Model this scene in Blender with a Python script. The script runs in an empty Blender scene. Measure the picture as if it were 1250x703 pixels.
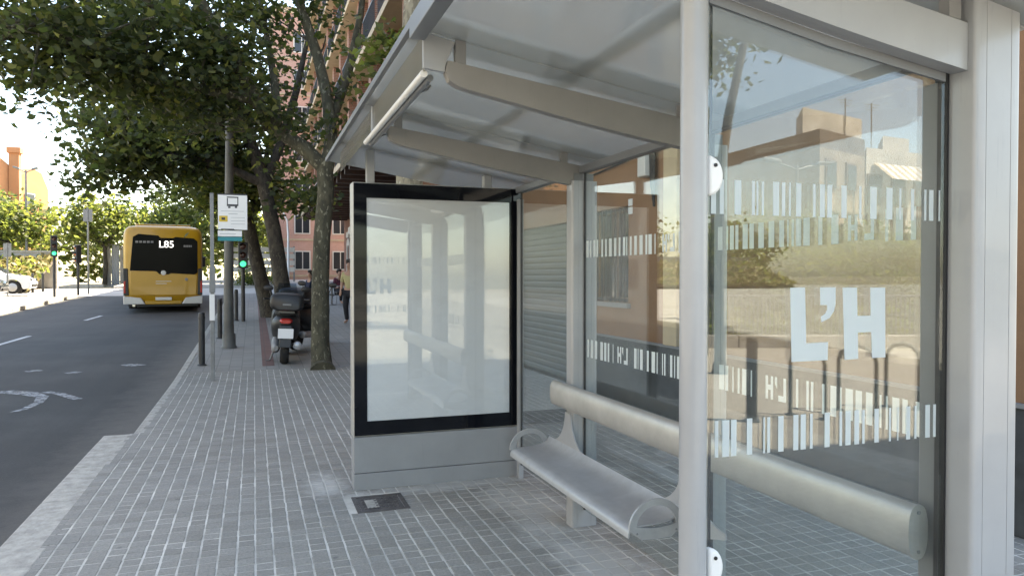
import bpy, math, random
import numpy as np
from mathutils import Vector, Matrix, Euler

random.seed(7)
rng = np.random.default_rng(11)
R = math.radians
scene = bpy.context.scene
COL = scene.collection

# ------------------------------------------------------------------ camera, sky, sun, exposure
F, CX, CY = 900.0, 625.0, 351.5          # focal length and centre in photograph pixels
YAW, PITCH, EYE = R(19.3), R(-0.92), 1.59
cam_d = bpy.data.cameras.new('camera')
cam_d.sensor_width = 36.0
cam_d.lens = 36.0 * F / 1250.0
cam_d.clip_start, cam_d.clip_end = 0.05, 3000
cam = bpy.data.objects.new('camera', cam_d)
COL.objects.link(cam)
cam.location = (0, 0, EYE)
cam.rotation_euler = (R(90) + PITCH, 0, -YAW)
scene.camera = cam

SUN_AZ, SUN_EL = R(55), R(53)            # azimuth from the street direction (+Y) towards the right (+X)
world = bpy.data.worlds.new('World')
scene.world = world
world.use_nodes = True
wn = world.node_tree
bg = wn.nodes['Background']
sky = wn.nodes.new('ShaderNodeTexSky')
sky.sky_type = 'NISHITA'
sky.sun_disc = False
sky.sun_elevation = SUN_EL
sky.sun_rotation = SUN_AZ
sky.air_density = 1.0
sky.dust_density = 1.3
sky.ozone_density = 1.0
wn.links.new(sky.outputs[0], bg.inputs[0])
bg.inputs[1].default_value = 0.12
sun_d = bpy.data.lights.new('sun', 'SUN')
sun_d.energy = 4.2
sun_d.angle = R(0.5)
sun_d.color = (1.0, 0.95, 0.87)
sun = bpy.data.objects.new('sun', sun_d)
COL.objects.link(sun)
sv = Vector((math.sin(SUN_AZ) * math.cos(SUN_EL), math.cos(SUN_AZ) * math.cos(SUN_EL), math.sin(SUN_EL)))
sun.rotation_euler = sv.to_track_quat('Z', 'Y').to_euler()
sun.location = sv * 60
vs = scene.view_settings
vs.view_transform = 'Standard'
vs.look = 'None'
vs.gamma = 1.0
vs.use_curve_mapping = False
vs.exposure = 2.66
vs.use_white_balance = True                # balanced for the open shade, as the photograph is
vs.white_balance_temperature = 7800
vs.white_balance_tint = 8
scene.cycles.max_bounces = 8
scene.cycles.transparent_max_bounces = 32
scene.cycles.use_denoising = True
scene.cycles.caustics_reflective = False
scene.cycles.caustics_refractive = False

# ------------------------------------------------------------------ pixel -> world helpers
FWD = Vector((math.sin(YAW) * math.cos(PITCH), math.cos(YAW) * math.cos(PITCH), math.sin(PITCH)))
RGT = Vector((math.cos(YAW), -math.sin(YAW), 0))
UPV = RGT.cross(FWD)
CAM = Vector((0, 0, EYE))

def ray(x, y):
    return FWD + RGT * ((x - CX) / F) - UPV * ((y - CY) / F)
def at_d(x, y, d): return CAM + ray(x, y) * d
def at_Y(x, y, Y):
    r = ray(x, y); return CAM + r * (Y / r.y)
def at_X(x, y, X):
    r = ray(x, y); return CAM + r * (X / r.x)

def rise(y):                              # the street climbs gently beyond the stop
    if y < 12: return 0.0
    return 0.026 * (min(y, 62.0) - 12.0)
def at_ground(x, y, dz=0.0):
    r = ray(x, y); z = dz
    for _ in range(40):
        t = (z - EYE) / r.z
        z = 0.5 * z + 0.5 * (rise(t * r.y) + dz)
    return CAM + r * t
def mirror(p, Yp=1.6): return Vector((p.x, 2 * Yp - p.y, p.z))

# ------------------------------------------------------------------ materials
def mat(name, col, rough=0.6, metal=0.0, noise=None, bump=None, spec=0.5, coat=0.0, wear=0.0):
    """noise=(scale, amount[, second colour]); bump=(scale, strength, distance)"""
    m = bpy.data.materials.new(name); m.use_nodes = True
    nt = m.node_tree; b = nt.nodes['Principled BSDF']
    b.inputs['Base Color'].default_value = (*col, 1)
    b.inputs['Roughness'].default_value = rough
    b.inputs['Metallic'].default_value = metal
    b.inputs['Specular IOR Level'].default_value = spec
    b.inputs['Coat Weight'].default_value = coat
    geo = nt.nodes.new('ShaderNodeNewGeometry')
    if noise:
        n = nt.nodes.new('ShaderNodeTexNoise')
        n.inputs['Scale'].default_value = noise[0]; n.inputs['Detail'].default_value = 6
        n.inputs['Roughness'].default_value = 0.62
        nt.links.new(geo.outputs['Position'], n.inputs['Vector'])
        r = nt.nodes.new('ShaderNodeValToRGB')
        c2 = noise[2] if len(noise) > 2 else tuple(c * (1 - noise[1]) for c in col)
        c1 = tuple(min(1, c * (1 + 0.5 * noise[1])) for c in col)
        r.color_ramp.elements[0].position = 0.32; r.color_ramp.elements[0].color = (*c2, 1)
        r.color_ramp.elements[1].position = 0.68; r.color_ramp.elements[1].color = (*c1, 1)
        nt.links.new(n.outputs['Fac'], r.inputs['Fac'])
        nt.links.new(r.outputs[0], b.inputs['Base Color'])
    if wear:                                # uneven gloss, fine scuffs and a few scratches
        rn = noise_node(nt, 7.0, 7, .7, geo.outputs['Position'])
        nt.links.new(math_node(nt, 'ADD', math_node(nt, 'MULTIPLY', rn, wear), rough - wear * .45), b.inputs['Roughness'])
        mp = N(nt, 'ShaderNodeMapping'); mp.inputs['Scale'].default_value = (30, 30, 2.2); nt.links.new(geo.outputs['Position'], mp.inputs[0])
        sc_ = ramp(nt, noise_node(nt, 1.6, 8, .75, mp.outputs[0]), .60, .74)
        old = b.inputs['Base Color'].links[0].from_socket if b.inputs['Base Color'].links else None
        if old is not None: nt.links.new(mixc(nt, math_node(nt, 'MULTIPLY', sc_, .35), old, tuple(x * .55 for x in col)), b.inputs['Base Color'])
    if bump:
        n2 = nt.nodes.new('ShaderNodeTexNoise')
        n2.inputs['Scale'].default_value = bump[0]; n2.inputs['Detail'].default_value = 5
        nt.links.new(geo.outputs['Position'], n2.inputs['Vector'])
        bp = nt.nodes.new('ShaderNodeBump')
        bp.inputs['Strength'].default_value = bump[1]; bp.inputs['Distance'].default_value = bump[2]
        nt.links.new(n2.outputs['Fac'], bp.inputs['Height'])
        nt.links.new(bp.outputs[0], b.inputs['Normal'])
    return m

def N(nt, t, **kw):
    n = nt.nodes.new(t)
    for k, v in kw.items(): setattr(n, k, v)
    return n
def math_node(nt, op, a, b=None, c=None):
    n = N(nt, 'ShaderNodeMath', operation=op)
    for i, v in enumerate((a, b, c)):
        if v is None: continue
        if isinstance(v, (int, float)): n.inputs[i].default_value = v
        else: nt.links.new(v, n.inputs[i])
    return n.outputs[0]
def mixc(nt, fac, a, b, mode='MIX'):
    n = N(nt, 'ShaderNodeMix', data_type='RGBA', blend_type=mode)
    for s, v in ((n.inputs[0], fac), (n.inputs[6], a), (n.inputs[7], b)):
        if isinstance(v, (int, float)): s.default_value = v
        elif isinstance(v, tuple): s.default_value = (*v, 1) if len(v) == 3 else v
        else: nt.links.new(v, s)
    return n.outputs[2]
def noise_node(nt, scale, detail=4, rough=0.6, vec=None):
    n = N(nt, 'ShaderNodeTexNoise'); n.inputs['Scale'].default_value = scale
    n.inputs['Detail'].default_value = detail; n.inputs['Roughness'].default_value = rough
    if vec is not None: nt.links.new(vec, n.inputs['Vector'])
    return n.outputs['Fac']
def ramp(nt, fac, p0, p1, c0=(0, 0, 0), c1=(1, 1, 1)):
    r = N(nt, 'ShaderNodeValToRGB')
    r.color_ramp.elements[0].position = p0; r.color_ramp.elements[0].color = (*c0, 1)
    r.color_ramp.elements[1].position = p1; r.color_ramp.elements[1].color = (*c1, 1)
    nt.links.new(fac, r.inputs['Fac']); return r.outputs[0]

def mat_sett(name, c0, c1, haze=True):
    m = bpy.data.materials.new(name); m.use_nodes = True
    nt = m.node_tree; b = nt.nodes['Principled BSDF']
    pos = N(nt, 'ShaderNodeNewGeometry').outputs['Position']
    sp = N(nt, 'ShaderNodeSeparateXYZ'); nt.links.new(pos, sp.inputs[0])
    cx = math_node(nt, 'FLOOR', math_node(nt, 'MULTIPLY', sp.outputs[0], 10.0))
    cy = math_node(nt, 'FLOOR', math_node(nt, 'MULTIPLY', sp.outputs[1], 10.0))
    cb = N(nt, 'ShaderNodeCombineXYZ'); nt.links.new(cx, cb.inputs[0]); nt.links.new(cy, cb.inputs[1])
    wnz = N(nt, 'ShaderNodeTexWhiteNoise', noise_dimensions='2D'); nt.links.new(cb.outputs[0], wnz.inputs['Vector'])
    base = mixc(nt, wnz.outputs['Value'], c0, c1)
    big = ramp(nt, noise_node(nt, 1.1, 5, 0.65, pos), 0.38, 0.72)
    base = mixc(nt, math_node(nt, 'MULTIPLY', big, 0.55), base, (0.33, 0.318, 0.288))
    fine = ramp(nt, noise_node(nt, 60, 8, 0.8, pos), 0.42, 0.62)
    base = mixc(nt, math_node(nt, 'MULTIPLY', fine, 0.5), base, (0.105, 0.105, 0.10))
    gum = N(nt, 'ShaderNodeTexVoronoi'); gum.inputs['Scale'].default_value = 2.6; gum.inputs['Randomness'].default_value = 1.0; nt.links.new(pos, gum.inputs['Vector'])
    base = mixc(nt, math_node(nt, 'MULTIPLY', ramp(nt, gum.outputs['Distance'], .03, .055, (1, 1, 1), (0, 0, 0)), .55), base, (0.09, 0.09, 0.088))
    st2 = ramp(nt, noise_node(nt, .55, 7, .7, pos), .52, .70)
    base = mixc(nt, math_node(nt, 'MULTIPLY', st2, .5), base, (0.115, 0.118, 0.112))
    if haze:                                # cement smeared over the setts where the posts and the panel were set
        tot = None
        nz = math_node(nt, 'MULTIPLY', math_node(nt, 'SUBTRACT', noise_node(nt, 4.0, 8, 0.75, pos), 0.5), 3.0)
        for (hx_, hy_, rx_, ry_) in ((1.80, 3.55, .22, .80), (1.80, 4.75, .24, .85), (.50, 5.75, .14, .28), (1.5, 5.42, .75, .12), (2.0, 3.0, .35, .22)):
            dx = math_node(nt, 'DIVIDE', math_node(nt, 'SUBTRACT', sp.outputs[0], hx_), rx_)
            dy = math_node(nt, 'DIVIDE', math_node(nt, 'SUBTRACT', sp.outputs[1], hy_), ry_)
            dd_ = math_node(nt, 'SQRT', math_node(nt, 'ADD', math_node(nt, 'MULTIPLY', dx, dx), math_node(nt, 'MULTIPLY', dy, dy)))
            mk = math_node(nt, 'SUBTRACT', 1.45, math_node(nt, 'ADD', dd_, nz))
            tot = mk if tot is None else math_node(nt, 'MAXIMUM', tot, mk)
        base = mixc(nt, math_node(nt, 'MULTIPLY', ramp(nt, tot, .1, 1.1), .72), base, (0.50, 0.49, 0.46))
    nt.links.new(base, b.inputs['Base Color'])
    b.inputs['Roughness'].default_value = 0.82
    bp = N(nt, 'ShaderNodeBump'); bp.inputs['Strength'].default_value = 0.9; bp.inputs['Distance'].default_value = 0.005
    nt.links.new(noise_node(nt, 85, 6, 0.75, pos), bp.inputs['Height']); nt.links.new(bp.outputs[0], b.inputs['Normal'])
    return m

def mat_tile(name, c0, c1, mortar, w, h, msize, scale=1.0, vertical=None, rough=0.85):
    """brick texture laid in metres on the ground, or on a vertical wall"""
    m = bpy.data.materials.new(name); m.use_nodes = True
    nt = m.node_tree; b = nt.nodes['Principled BSDF']
    pos = N(nt, 'ShaderNodeNewGeometry').outputs['Position']
    sp = N(nt, 'ShaderNodeSeparateXYZ'); nt.links.new(pos, sp.inputs[0])
    cb = N(nt, 'ShaderNodeCombineXYZ')
    if vertical == 'wall':
        nt.links.new(math_node(nt, 'ADD', sp.outputs[0], sp.outputs[1]), cb.inputs[0]); nt.links.new(sp.outputs[2], cb.inputs[1])
    else:
        nt.links.new(sp.outputs[0], cb.inputs[0]); nt.links.new(sp.outputs[1], cb.inputs[1])
    br = N(nt, 'ShaderNodeTexBrick'); nt.links.new(cb.outputs[0], br.inputs['Vector'])
    br.inputs['Scale'].default_value = 1.0
    br.inputs['Brick Width'].default_value = w; br.inputs['Row Height'].default_value = h
    br.inputs['Mortar Size'].default_value = msize
    br.offset = 0.5 if vertical else 0.0
    br.inputs['Color1'].default_value = (*c0, 1); br.inputs['Color2'].default_value = (*c1, 1)
    br.inputs['Mortar'].default_value = (*mortar, 1)
    big = ramp(nt, noise_node(nt, 0.7, 5, 0.65, pos), 0.35, 0.75)
    c = mixc(nt, math_node(nt, 'MULTIPLY', big, 0.3), br.outputs['Color'], tuple(x * 0.6 for x in c0))
    fine = ramp(nt, noise_node(nt, 40, 5, 0.7, pos), 0.3, 0.7)
    c = mixc(nt, math_node(nt, 'MULTIPLY', fine, 0.18), c, tuple(x * 0.5 for x in c1))
    nt.links.new(c, b.inputs['Base Color']); b.inputs['Roughness'].default_value = rough
    return m

def mat_asphalt():
    m = bpy.data.materials.new('asphalt'); m.use_nodes = True
    nt = m.node_tree; b = nt.nodes['Principled BSDF']
    pos = N(nt, 'ShaderNodeNewGeometry').outputs['Position']
    sp = N(nt, 'ShaderNodeSeparateXYZ'); nt.links.new(pos, sp.inputs[0])
    grain = ramp(nt, noise_node(nt, 90, 4, 0.8, pos), 0.35, 0.7)
    c = mixc(nt, grain, (0.024, 0.023, 0.022), (0.062, 0.060, 0.057))
    patch = ramp(nt, noise_node(nt, 0.55, 6, 0.6, pos), 0.45, 0.62)
    c = mixc(nt, math_node(nt, 'MULTIPLY', patch, 0.5), c, (0.070, 0.068, 0.065))
    st = N(nt, 'ShaderNodeMapping'); st.inputs['Scale'].default_value = (2.2, 0.06, 1); nt.links.new(pos, st.inputs[0])
    track = ramp(nt, noise_node(nt, 1.0, 4, 0.6, st.outputs[0]), 0.45, 0.7)
    c = mixc(nt, math_node(nt, 'MULTIPLY', track, 0.45), c, (0.026, 0.026, 0.028))
    # dust gathered along the kerb
    edge = math_node(nt, 'SUBTRACT', sp.outputs[0], -1.95)
    edge = math_node(nt, 'MULTIPLY', edge, 1.6)
    dn = math_node(nt, 'ADD', edge, math_node(nt, 'MULTIPLY', math_node(nt, 'SUBTRACT', noise_node(nt, 3.0, 6, 0.7, pos), 0.5), 1.4))
    dust = ramp(nt, dn, 0.1, 1.0)
    c = mixc(nt, math_node(nt, 'MULTIPLY', dust, 0.7), c, (0.13, 0.118, 0.105))
    nt.links.new(c, b.inputs['Base Color']); b.inputs['Roughness'].default_value = 0.86
    bp = N(nt, 'ShaderNodeBump'); bp.inputs['Strength'].default_value = 0.6; bp.inputs['Distance'].default_value = 0.006
    nt.links.new(noise_node(nt, 110, 3, 0.7, pos), bp.inputs['Height']); nt.links.new(bp.outputs[0], b.inputs['Normal'])
    return m

def mat_worn_paint():
    m = bpy.data.materials.new('worn_road_paint'); m.use_nodes = True
    nt = m.node_tree; b = nt.nodes['Principled BSDF']
    pos = N(nt, 'ShaderNodeNewGeometry').outputs['Position']
    w = ramp(nt, noise_node(nt, 11, 8, 0.7, pos), 0.30, 0.80)
    tr = N(nt, 'ShaderNodeBsdfTransparent')
    mx = N(nt, 'ShaderNodeMixShader')
    b.inputs['Base Color'].default_value = (0.55, 0.56, 0.57, 1); b.inputs['Roughness'].default_value = 0.8
    nt.links.new(w, mx.inputs[0]); nt.links.new(tr.outputs[0], mx.inputs[1]); nt.links.new(b.outputs[0], mx.inputs[2])
    nt.links.new(mx.outputs[0], nt.nodes['Material Output'].inputs[0])
    return m

def mat_glass(name, tint, ior=1.55, rough=0.0, body=0.0, body_col=(0.6, 0.62, 0.62), k=1.0):
    """thin pane: clear transmission with mirror reflection by Fresnel, and optionally a frosted body"""
    m = bpy.data.materials.new(name); m.use_nodes = True
    nt = m.node_tree; nt.nodes.remove(nt.nodes['Principled BSDF'])
    out = nt.nodes['Material Output']
    tr = N(nt, 'ShaderNodeBsdfTransparent'); tr.inputs[0].default_value = (*tint, 1)
    gl = N(nt, 'ShaderNodeBsdfGlossy'); gl.inputs['Roughness'].default_value = rough
    fr = N(nt, 'ShaderNodeFresnel')
    bf = N(nt, 'ShaderNodeNewGeometry').outputs['Backfacing']      # same reflectance on the way out of the pane as on the way in
    nt.links.new(math_node(nt, 'ADD', math_node(nt, 'MULTIPLY', bf, 1.0 / ior - ior), ior), fr.inputs[0])
    base = tr.outputs[0]
    if body > 0:
        di = N(nt, 'ShaderNodeBsdfDiffuse'); di.inputs[0].default_value = (*body_col, 1)
        tl = N(nt, 'ShaderNodeBsdfTranslucent'); tl.inputs[0].default_value = (*body_col, 1)
        m1 = N(nt, 'ShaderNodeMixShader'); m1.inputs[0].default_value = 0.6
        nt.links.new(di.outputs[0], m1.inputs[1]); nt.links.new(tl.outputs[0], m1.inputs[2])
        m2 = N(nt, 'ShaderNodeMixShader'); m2.inputs[0].default_value = body
        nt.links.new(base, m2.inputs[1]); nt.links.new(m1.outputs[0], m2.inputs[2]); base = m2.outputs[0]
    if body == 0:                           # a film of dust and wipe marks
        pos = N(nt, 'ShaderNodeNewGeometry').outputs['Position']
        mp = N(nt, 'ShaderNodeMapping'); mp.inputs['Scale'].default_value = (3.0, 3.0, 9.0); mp.inputs['Rotation'].default_value = (.5, .4, 0); nt.links.new(pos, mp.inputs[0])
        sm = math_node(nt, 'ADD', math_node(nt, 'MULTIPLY', ramp(nt, noise_node(nt, 1.0, 7, .7, mp.outputs[0]), .48, .75), .032), .003)
        dd_ = N(nt, 'ShaderNodeBsdfDiffuse'); dd_.inputs[0].default_value = (.7, .7, .68, 1)
        m3 = N(nt, 'ShaderNodeMixShader'); nt.links.new(sm, m3.inputs[0]); nt.links.new(base, m3.inputs[1]); nt.links.new(dd_.outputs[0], m3.inputs[2]); base = m3.outputs[0]
    mx = N(nt, 'ShaderNodeMixShader')
    f = math_node(nt, 'MINIMUM', math_node(nt, 'MULTIPLY', fr.outputs[0], k), 1.0)
    nt.links.new(f, mx.inputs[0]); nt.links.new(base, mx.inputs[1]); nt.links.new(gl.outputs[0], mx.inputs[2])
    nt.links.new(mx.outputs[0], out.inputs[0])
    return m

def mat_leaf(name, col, trans, tmix=0.42):
    m = bpy.data.materials.new(name); m.use_nodes = True
    nt = m.node_tree; nt.nodes.remove(nt.nodes['Principled BSDF'])
    out = nt.nodes['Material Output']
    pos = N(nt, 'ShaderNodeNewGeometry').outputs['Position']
    v = noise_node(nt, 2.3, 3, 0.6, pos)
    c = mixc(nt, v, tuple(x * 0.6 for x in col), tuple(x * 1.35 for x in col))
    di = N(nt, 'ShaderNodeBsdfPrincipled'); nt.links.new(c, di.inputs['Base Color'])
    di.inputs['Roughness'].default_value = 0.55; di.inputs['Specular IOR Level'].default_value = 0.3
    tl = N(nt, 'ShaderNodeBsdfTranslucent'); tl.inputs[0].default_value = (*trans, 1)
    mx = N(nt, 'ShaderNodeMixShader'); mx.inputs[0].default_value = tmix
    nt.links.new(di.outputs[0], mx.inputs[1]); nt.links.new(tl.outputs[0], mx.inputs[2])
    nt.links.new(mx.outputs[0], out.inputs[0])
    return m

def mat_bark(name, c0, c1, c2):
    m = bpy.data.materials.new(name); m.use_nodes = True
    nt = m.node_tree; b = nt.nodes['Principled BSDF']
    pos = N(nt, 'ShaderNodeNewGeometry').outputs['Position']
    mp = N(nt, 'ShaderNodeMapping'); mp.inputs['Scale'].default_value = (9, 9, 4.5); nt.links.new(pos, mp.inputs[0])
    n1 = ramp(nt, noise_node(nt, 1.0, 4, 0.55, mp.outputs[0]), 0.42, 0.55)
    n2 = ramp(nt, noise_node(nt, 2.3, 3, 0.5, mp.outputs[0]), 0.60, 0.66)
    c = mixc(nt, n1, c0, c1); c = mixc(nt, n2, c, c2)
    nt.links.new(c, b.inputs['Base Color']); b.inputs['Roughness'].default_value = 0.9
    bp = N(nt, 'ShaderNodeBump'); bp.inputs['Strength'].default_value = 0.7; bp.inputs['Distance'].default_value = 0.012
    nt.links.new(noise_node(nt, 4, 6, 0.7, mp.outputs[0]), bp.inputs['Height']); nt.links.new(bp.outputs[0], b.inputs['Normal'])
    return m

def mat_emit(name, col, s):
    m = bpy.data.materials.new(name); m.use_nodes = True
    b = m.node_tree.nodes['Principled BSDF']
    b.inputs['Base Color'].default_value = (*col, 1)
    b.inputs['Emission Color'].default_value = (*col, 1); b.inputs['Emission Strength'].default_value = s
    return m

M = {}
M['asphalt'] = mat_asphalt()
M['worn'] = mat_worn_paint()
M['dash'] = mat('road_paint', (0.5, 0.5, 0.5), 0.8, noise=(14, 0.5))
M['mortar'] = mat('mortar', (0.56, 0.54, 0.485), 0.95, noise=(2.6, 0.45), bump=(90, 0.4, 0.003))
M['sett'] = mat_sett('sett', (0.238, 0.226, 0.198), (0.315, 0.302, 0.268))
M['sett_pale'] = mat_sett('cream_sett', (0.40, 0.40, 0.385), (0.50, 0.50, 0.48), False)
M['panot'] = mat_tile('panot_paving', (0.255, 0.243, 0.22), (0.305, 0.292, 0.265), (0.185, 0.178, 0.165), 0.2, 0.2, 0.007)
M['settpave'] = mat_tile('sett_paving', (0.185, 0.195, 0.20), (0.255, 0.262, 0.265), (0.36, 0.355, 0.34), 0.1, 0.1, 0.006)
M['plaza'] = mat_tile('plaza_paving', (0.42, 0.39, 0.34), (0.47, 0.44, 0.385), (0.33, 0.31, 0.28), 0.4, 0.4, 0.008)
M['redtile'] = mat_tile('red_edging', (0.17, 0.085, 0.07), (0.21, 0.11, 0.09), (0.12, 0.09, 0.08), 0.2, 0.1, 0.008)
M['kerb'] = mat('granite_kerb', (0.40, 0.38, 0.335), 0.85, noise=(11, 0.32), bump=(40, 0.8, 0.008))
M['soil'] = mat('soil', (0.12, 0.095, 0.07), 0.95, noise=(8, 0.4), bump=(25, 0.8, 0.02))
M['terrain'] = mat('terrain', (0.27, 0.24, 0.18), 0.95, noise=(0.3, 0.3))
M['concrete'] = mat('pale_concrete', (0.42, 0.40, 0.37), 0.9, noise=(1.2, 0.25), bump=(30, 0.3, 0.004))
M['alu'] = mat('grey_powder_coat', (0.325, 0.335, 0.345), 0.36, noise=(2.0, 0.10), coat=0.25, wear=.3)
M['alu2'] = mat('brushed_aluminium', (0.44, 0.43, 0.405), 0.44, metal=0.5, noise=(5, 0.15), wear=.25)
M['seatmetal'] = mat('seat_metal', (0.37, 0.38, 0.39), 0.42, metal=0.35, noise=(14, 0.12), wear=.3)
M['darkalu'] = mat('dark_grey_metal', (0.17, 0.18, 0.19), 0.4, noise=(3, 0.1))
M['rib'] = mat('taupe_metal', (0.235, 0.225, 0.212), 0.45, noise=(2, 0.12), wear=.25)
M['adgrey'] = mat('panel_grey_paint', (0.265, 0.275, 0.285), 0.4, noise=(2.5, 0.10), wear=.3)
M['gasket'] = mat('black_rubber', (0.012, 0.012, 0.013), 0.6)
M['black'] = mat('black_gloss', (0.006, 0.007, 0.010), 0.06, spec=0.28)
M['poster'] = mat('white_poster', (0.80, 0.81, 0.83), 0.7)
M['glass'] = mat_glass('clear_pane', (0.92, 0.95, 0.94), ior=1.75)
M['adglass'] = mat_glass('poster_glass', (0.97, 0.98, 0.98), ior=1.75)
M['edge'] = mat('glass_edge', (0.24, 0.36, 0.34), 0.15)
M['roof'] = mat_glass('frosted_roof_glass', (0.76, 0.75, 0.69), ior=1.45, rough=0.08, body=0.56, body_col=(0.60, 0.585, 0.53))
M['frit'] = mat_glass('white_frit', (0.8, 0.8, 0.8), ior=1.4, rough=.2, body=.6, body_col=(.82, .81, .78))
M['film'] = mat_glass('white_film', (0.9, 0.96, 0.98), ior=1.3, rough=0.3, body=0.94, body_col=(0.82, 0.875, 0.885))
M['tube'] = mat('tube_diffuser', (0.78, 0.77, 0.74), 0.3)
M['white'] = mat('white_paint', (0.72, 0.72, 0.71), 0.4)
M['steel'] = mat('galvanised_steel', (0.20, 0.205, 0.205), 0.5, metal=0.4, noise=(6, 0.25))
M['pole'] = mat('weathered_pole_paint', (0.10, 0.104, 0.10), 0.55, noise=(3, 0.3))
M['iron'] = mat('dark_iron', (0.028, 0.029, 0.031), 0.5, noise=(8, 0.3))
M['rust'] = mat('rusty_cast_iron', (0.09, 0.08, 0.075), 0.7, noise=(14, 0.5), bump=(60, 0.6, 0.004))
M['bark'] = mat_bark('plane_bark', (0.046, 0.044, 0.030), (0.078, 0.075, 0.05), (0.20, 0.195, 0.145))
M['bark2'] = mat_bark('pale_plane_bark', (0.15, 0.135, 0.10), (0.25, 0.23, 0.17), (0.40, 0.38, 0.30))
M['bark3'] = mat_bark('dark_bark', (0.034, 0.029, 0.023), (0.06, 0.052, 0.04), (0.10, 0.092, 0.068))
M['leaf1'] = mat_leaf('leaf_dark', (0.048, 0.062, 0.034), (0.09, 0.125, 0.032), 0.40)
M['leaf2'] = mat_leaf('leaf_mid', (0.062, 0.082, 0.034), (0.13, 0.18, 0.035), 0.42)
M['leaf3'] = mat_leaf('leaf_yellow', (0.11, 0.12, 0.045), (0.26, 0.28, 0.06), 0.46)
M['leaf4'] = mat_leaf('leaf_bright', (0.11, 0.15, 0.04), (0.30, 0.36, 0.07), 0.5)
M['straw'] = mat_leaf('dry_grass', (0.30, 0.25, 0.11), (0.32, 0.27, 0.10), 0.3)
M['yellow'] = mat('yellow_bus_paint', (0.43, 0.235, 0.010), 0.35, coat=0.4, noise=(1.4, 0.08))
M['busglass'] = mat('bus_dark_glass', (0.004, 0.005, 0.006), 0.12, spec=.04)
M['blackplastic'] = mat('black_plastic', (0.018, 0.018, 0.019), 0.45)
M['silver'] = mat('silver_paint', (0.46, 0.46, 0.47), 0.35, metal=0.4)
M['chrome'] = mat('chrome', (0.6, 0.6, 0.6), 0.18, metal=1.0)
M['red'] = mat('red_lens', (0.42, 0.018, 0.015), 0.15)
M['tyre'] = mat('tyre', (0.016, 0.016, 0.016), 0.85)
M['grey'] = mat('mid_grey', (0.22, 0.22, 0.22), 0.6)
M['led'] = mat_emit('white_led', (0.95, 0.97, 1.0), 0.35)
M['green_on'] = mat_emit('green_signal', (0.02, 0.80, 0.34), 0.35)
M['amber'] = mat('orange_lens', (0.32, 0.08, 0.02), 0.3)
M['lens_off'] = mat('dark_lens', (0.05, 0.018, 0.012), 0.3)
M['teal'] = mat('teal_print', (0.0, 0.20, 0.23), 0.5)
M['ylabel'] = mat('yellow_print', (0.62, 0.42, 0.04), 0.5)
M['ink'] = mat('dark_ink', (0.03, 0.032, 0.036), 0.6)
M['inkgrey'] = mat('grey_ink', (0.30, 0.31, 0.33), 0.6)
M['blue'] = mat('blue_plastic', (0.05, 0.11, 0.22), 0.25, coat=0.5)
M['screen'] = mat_glass('tinted_screen', (.35, .42, .5), ior=1.5)
M['carwhite'] = mat('white_car_paint', (0.78, 0.80, 0.82), 0.25, coat=0.8)
M['cardark'] = mat('dark_car_paint', (0.03, 0.034, 0.042), 0.25, coat=0.8)
M['stucco'] = mat('ochre_stucco', (0.27, 0.148, 0.078), 0.92, noise=(1.3, 0.16), bump=(55, 0.4, 0.006))
M['stucco2'] = mat('cream_pilaster', (0.55, 0.43, 0.27), 0.92, noise=(2.5, 0.15), bump=(55, 0.4, 0.005))
M['plinth'] = mat('dark_slate_plinth', (0.05, 0.054, 0.058), 0.55, noise=(3.5, 0.45), bump=(20, 0.4, 0.006))
M['shutter'] = mat('grey_shutter', (0.085, 0.096, 0.096), 0.5, noise=(2, 0.15))
M['brick'] = mat_tile('red_brick', (0.27, 0.105, 0.072), (0.33, 0.14, 0.095), (0.32, 0.27, 0.22), 0.26, 0.075, 0.010, vertical='wall')
M['pinkbrick'] = mat_tile('pink_brick', (0.47, 0.25, 0.20), (0.53, 0.29, 0.235), (0.48, 0.38, 0.32), 0.26, 0.075, 0.010, vertical='wall')
M['tan'] = mat('tan_slab', (0.46, 0.36, 0.25), 0.85, noise=(2, 0.15))
M['darkwood'] = mat('dark_brown_beam', (0.050, 0.026, 0.020), 0.7, noise=(3, 0.3))
M['orange'] = mat('orange_render', (0.52, 0.245, 0.115), 0.9, noise=(0.5, 0.12))
M['partywall'] = mat('tan_party_wall', (0.33, 0.27, 0.215), 0.95, noise=(0.5, 0.5), bump=(3, .5, .05))
M['render'] = mat('cream_render', (0.50, 0.47, 0.42), 0.9, noise=(0.6, 0.3))
M['grime'] = mat('weathered_parapet', (0.12, 0.10, 0.09), 0.95, noise=(0.6, 0.4))
M['winglass'] = mat('window_glass', (0.03, 0.035, 0.04), 0.07)
M['winframe'] = mat('white_frame', (0.60, 0.58, 0.54), 0.5)
M['brownframe'] = mat('brown_frame', (0.12, 0.07, 0.045), 0.5)
M['skin'] = mat('skin', (0.42, 0.25, 0.18), 0.6)
M['hair'] = mat('dark_hair', (0.02, 0.015, 0.012), 0.6)
M['maroon'] = mat('maroon_cloth', (0.09, 0.022, 0.04), 0.9)
M['navy'] = mat('navy_cloth', (0.02, 0.025, 0.05), 0.9)
M['khaki'] = mat('pale_yellow_cloth', (0.42, 0.38, 0.2), 0.9)
M['darkcloth'] = mat('dark_trousers', (0.018, 0.019, 0.024), 0.9)
M['fence'] = mat('grey_corrugated_sheet', (0.38, 0.40, 0.42), 0.6, noise=(0.8, 0.15))

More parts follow.
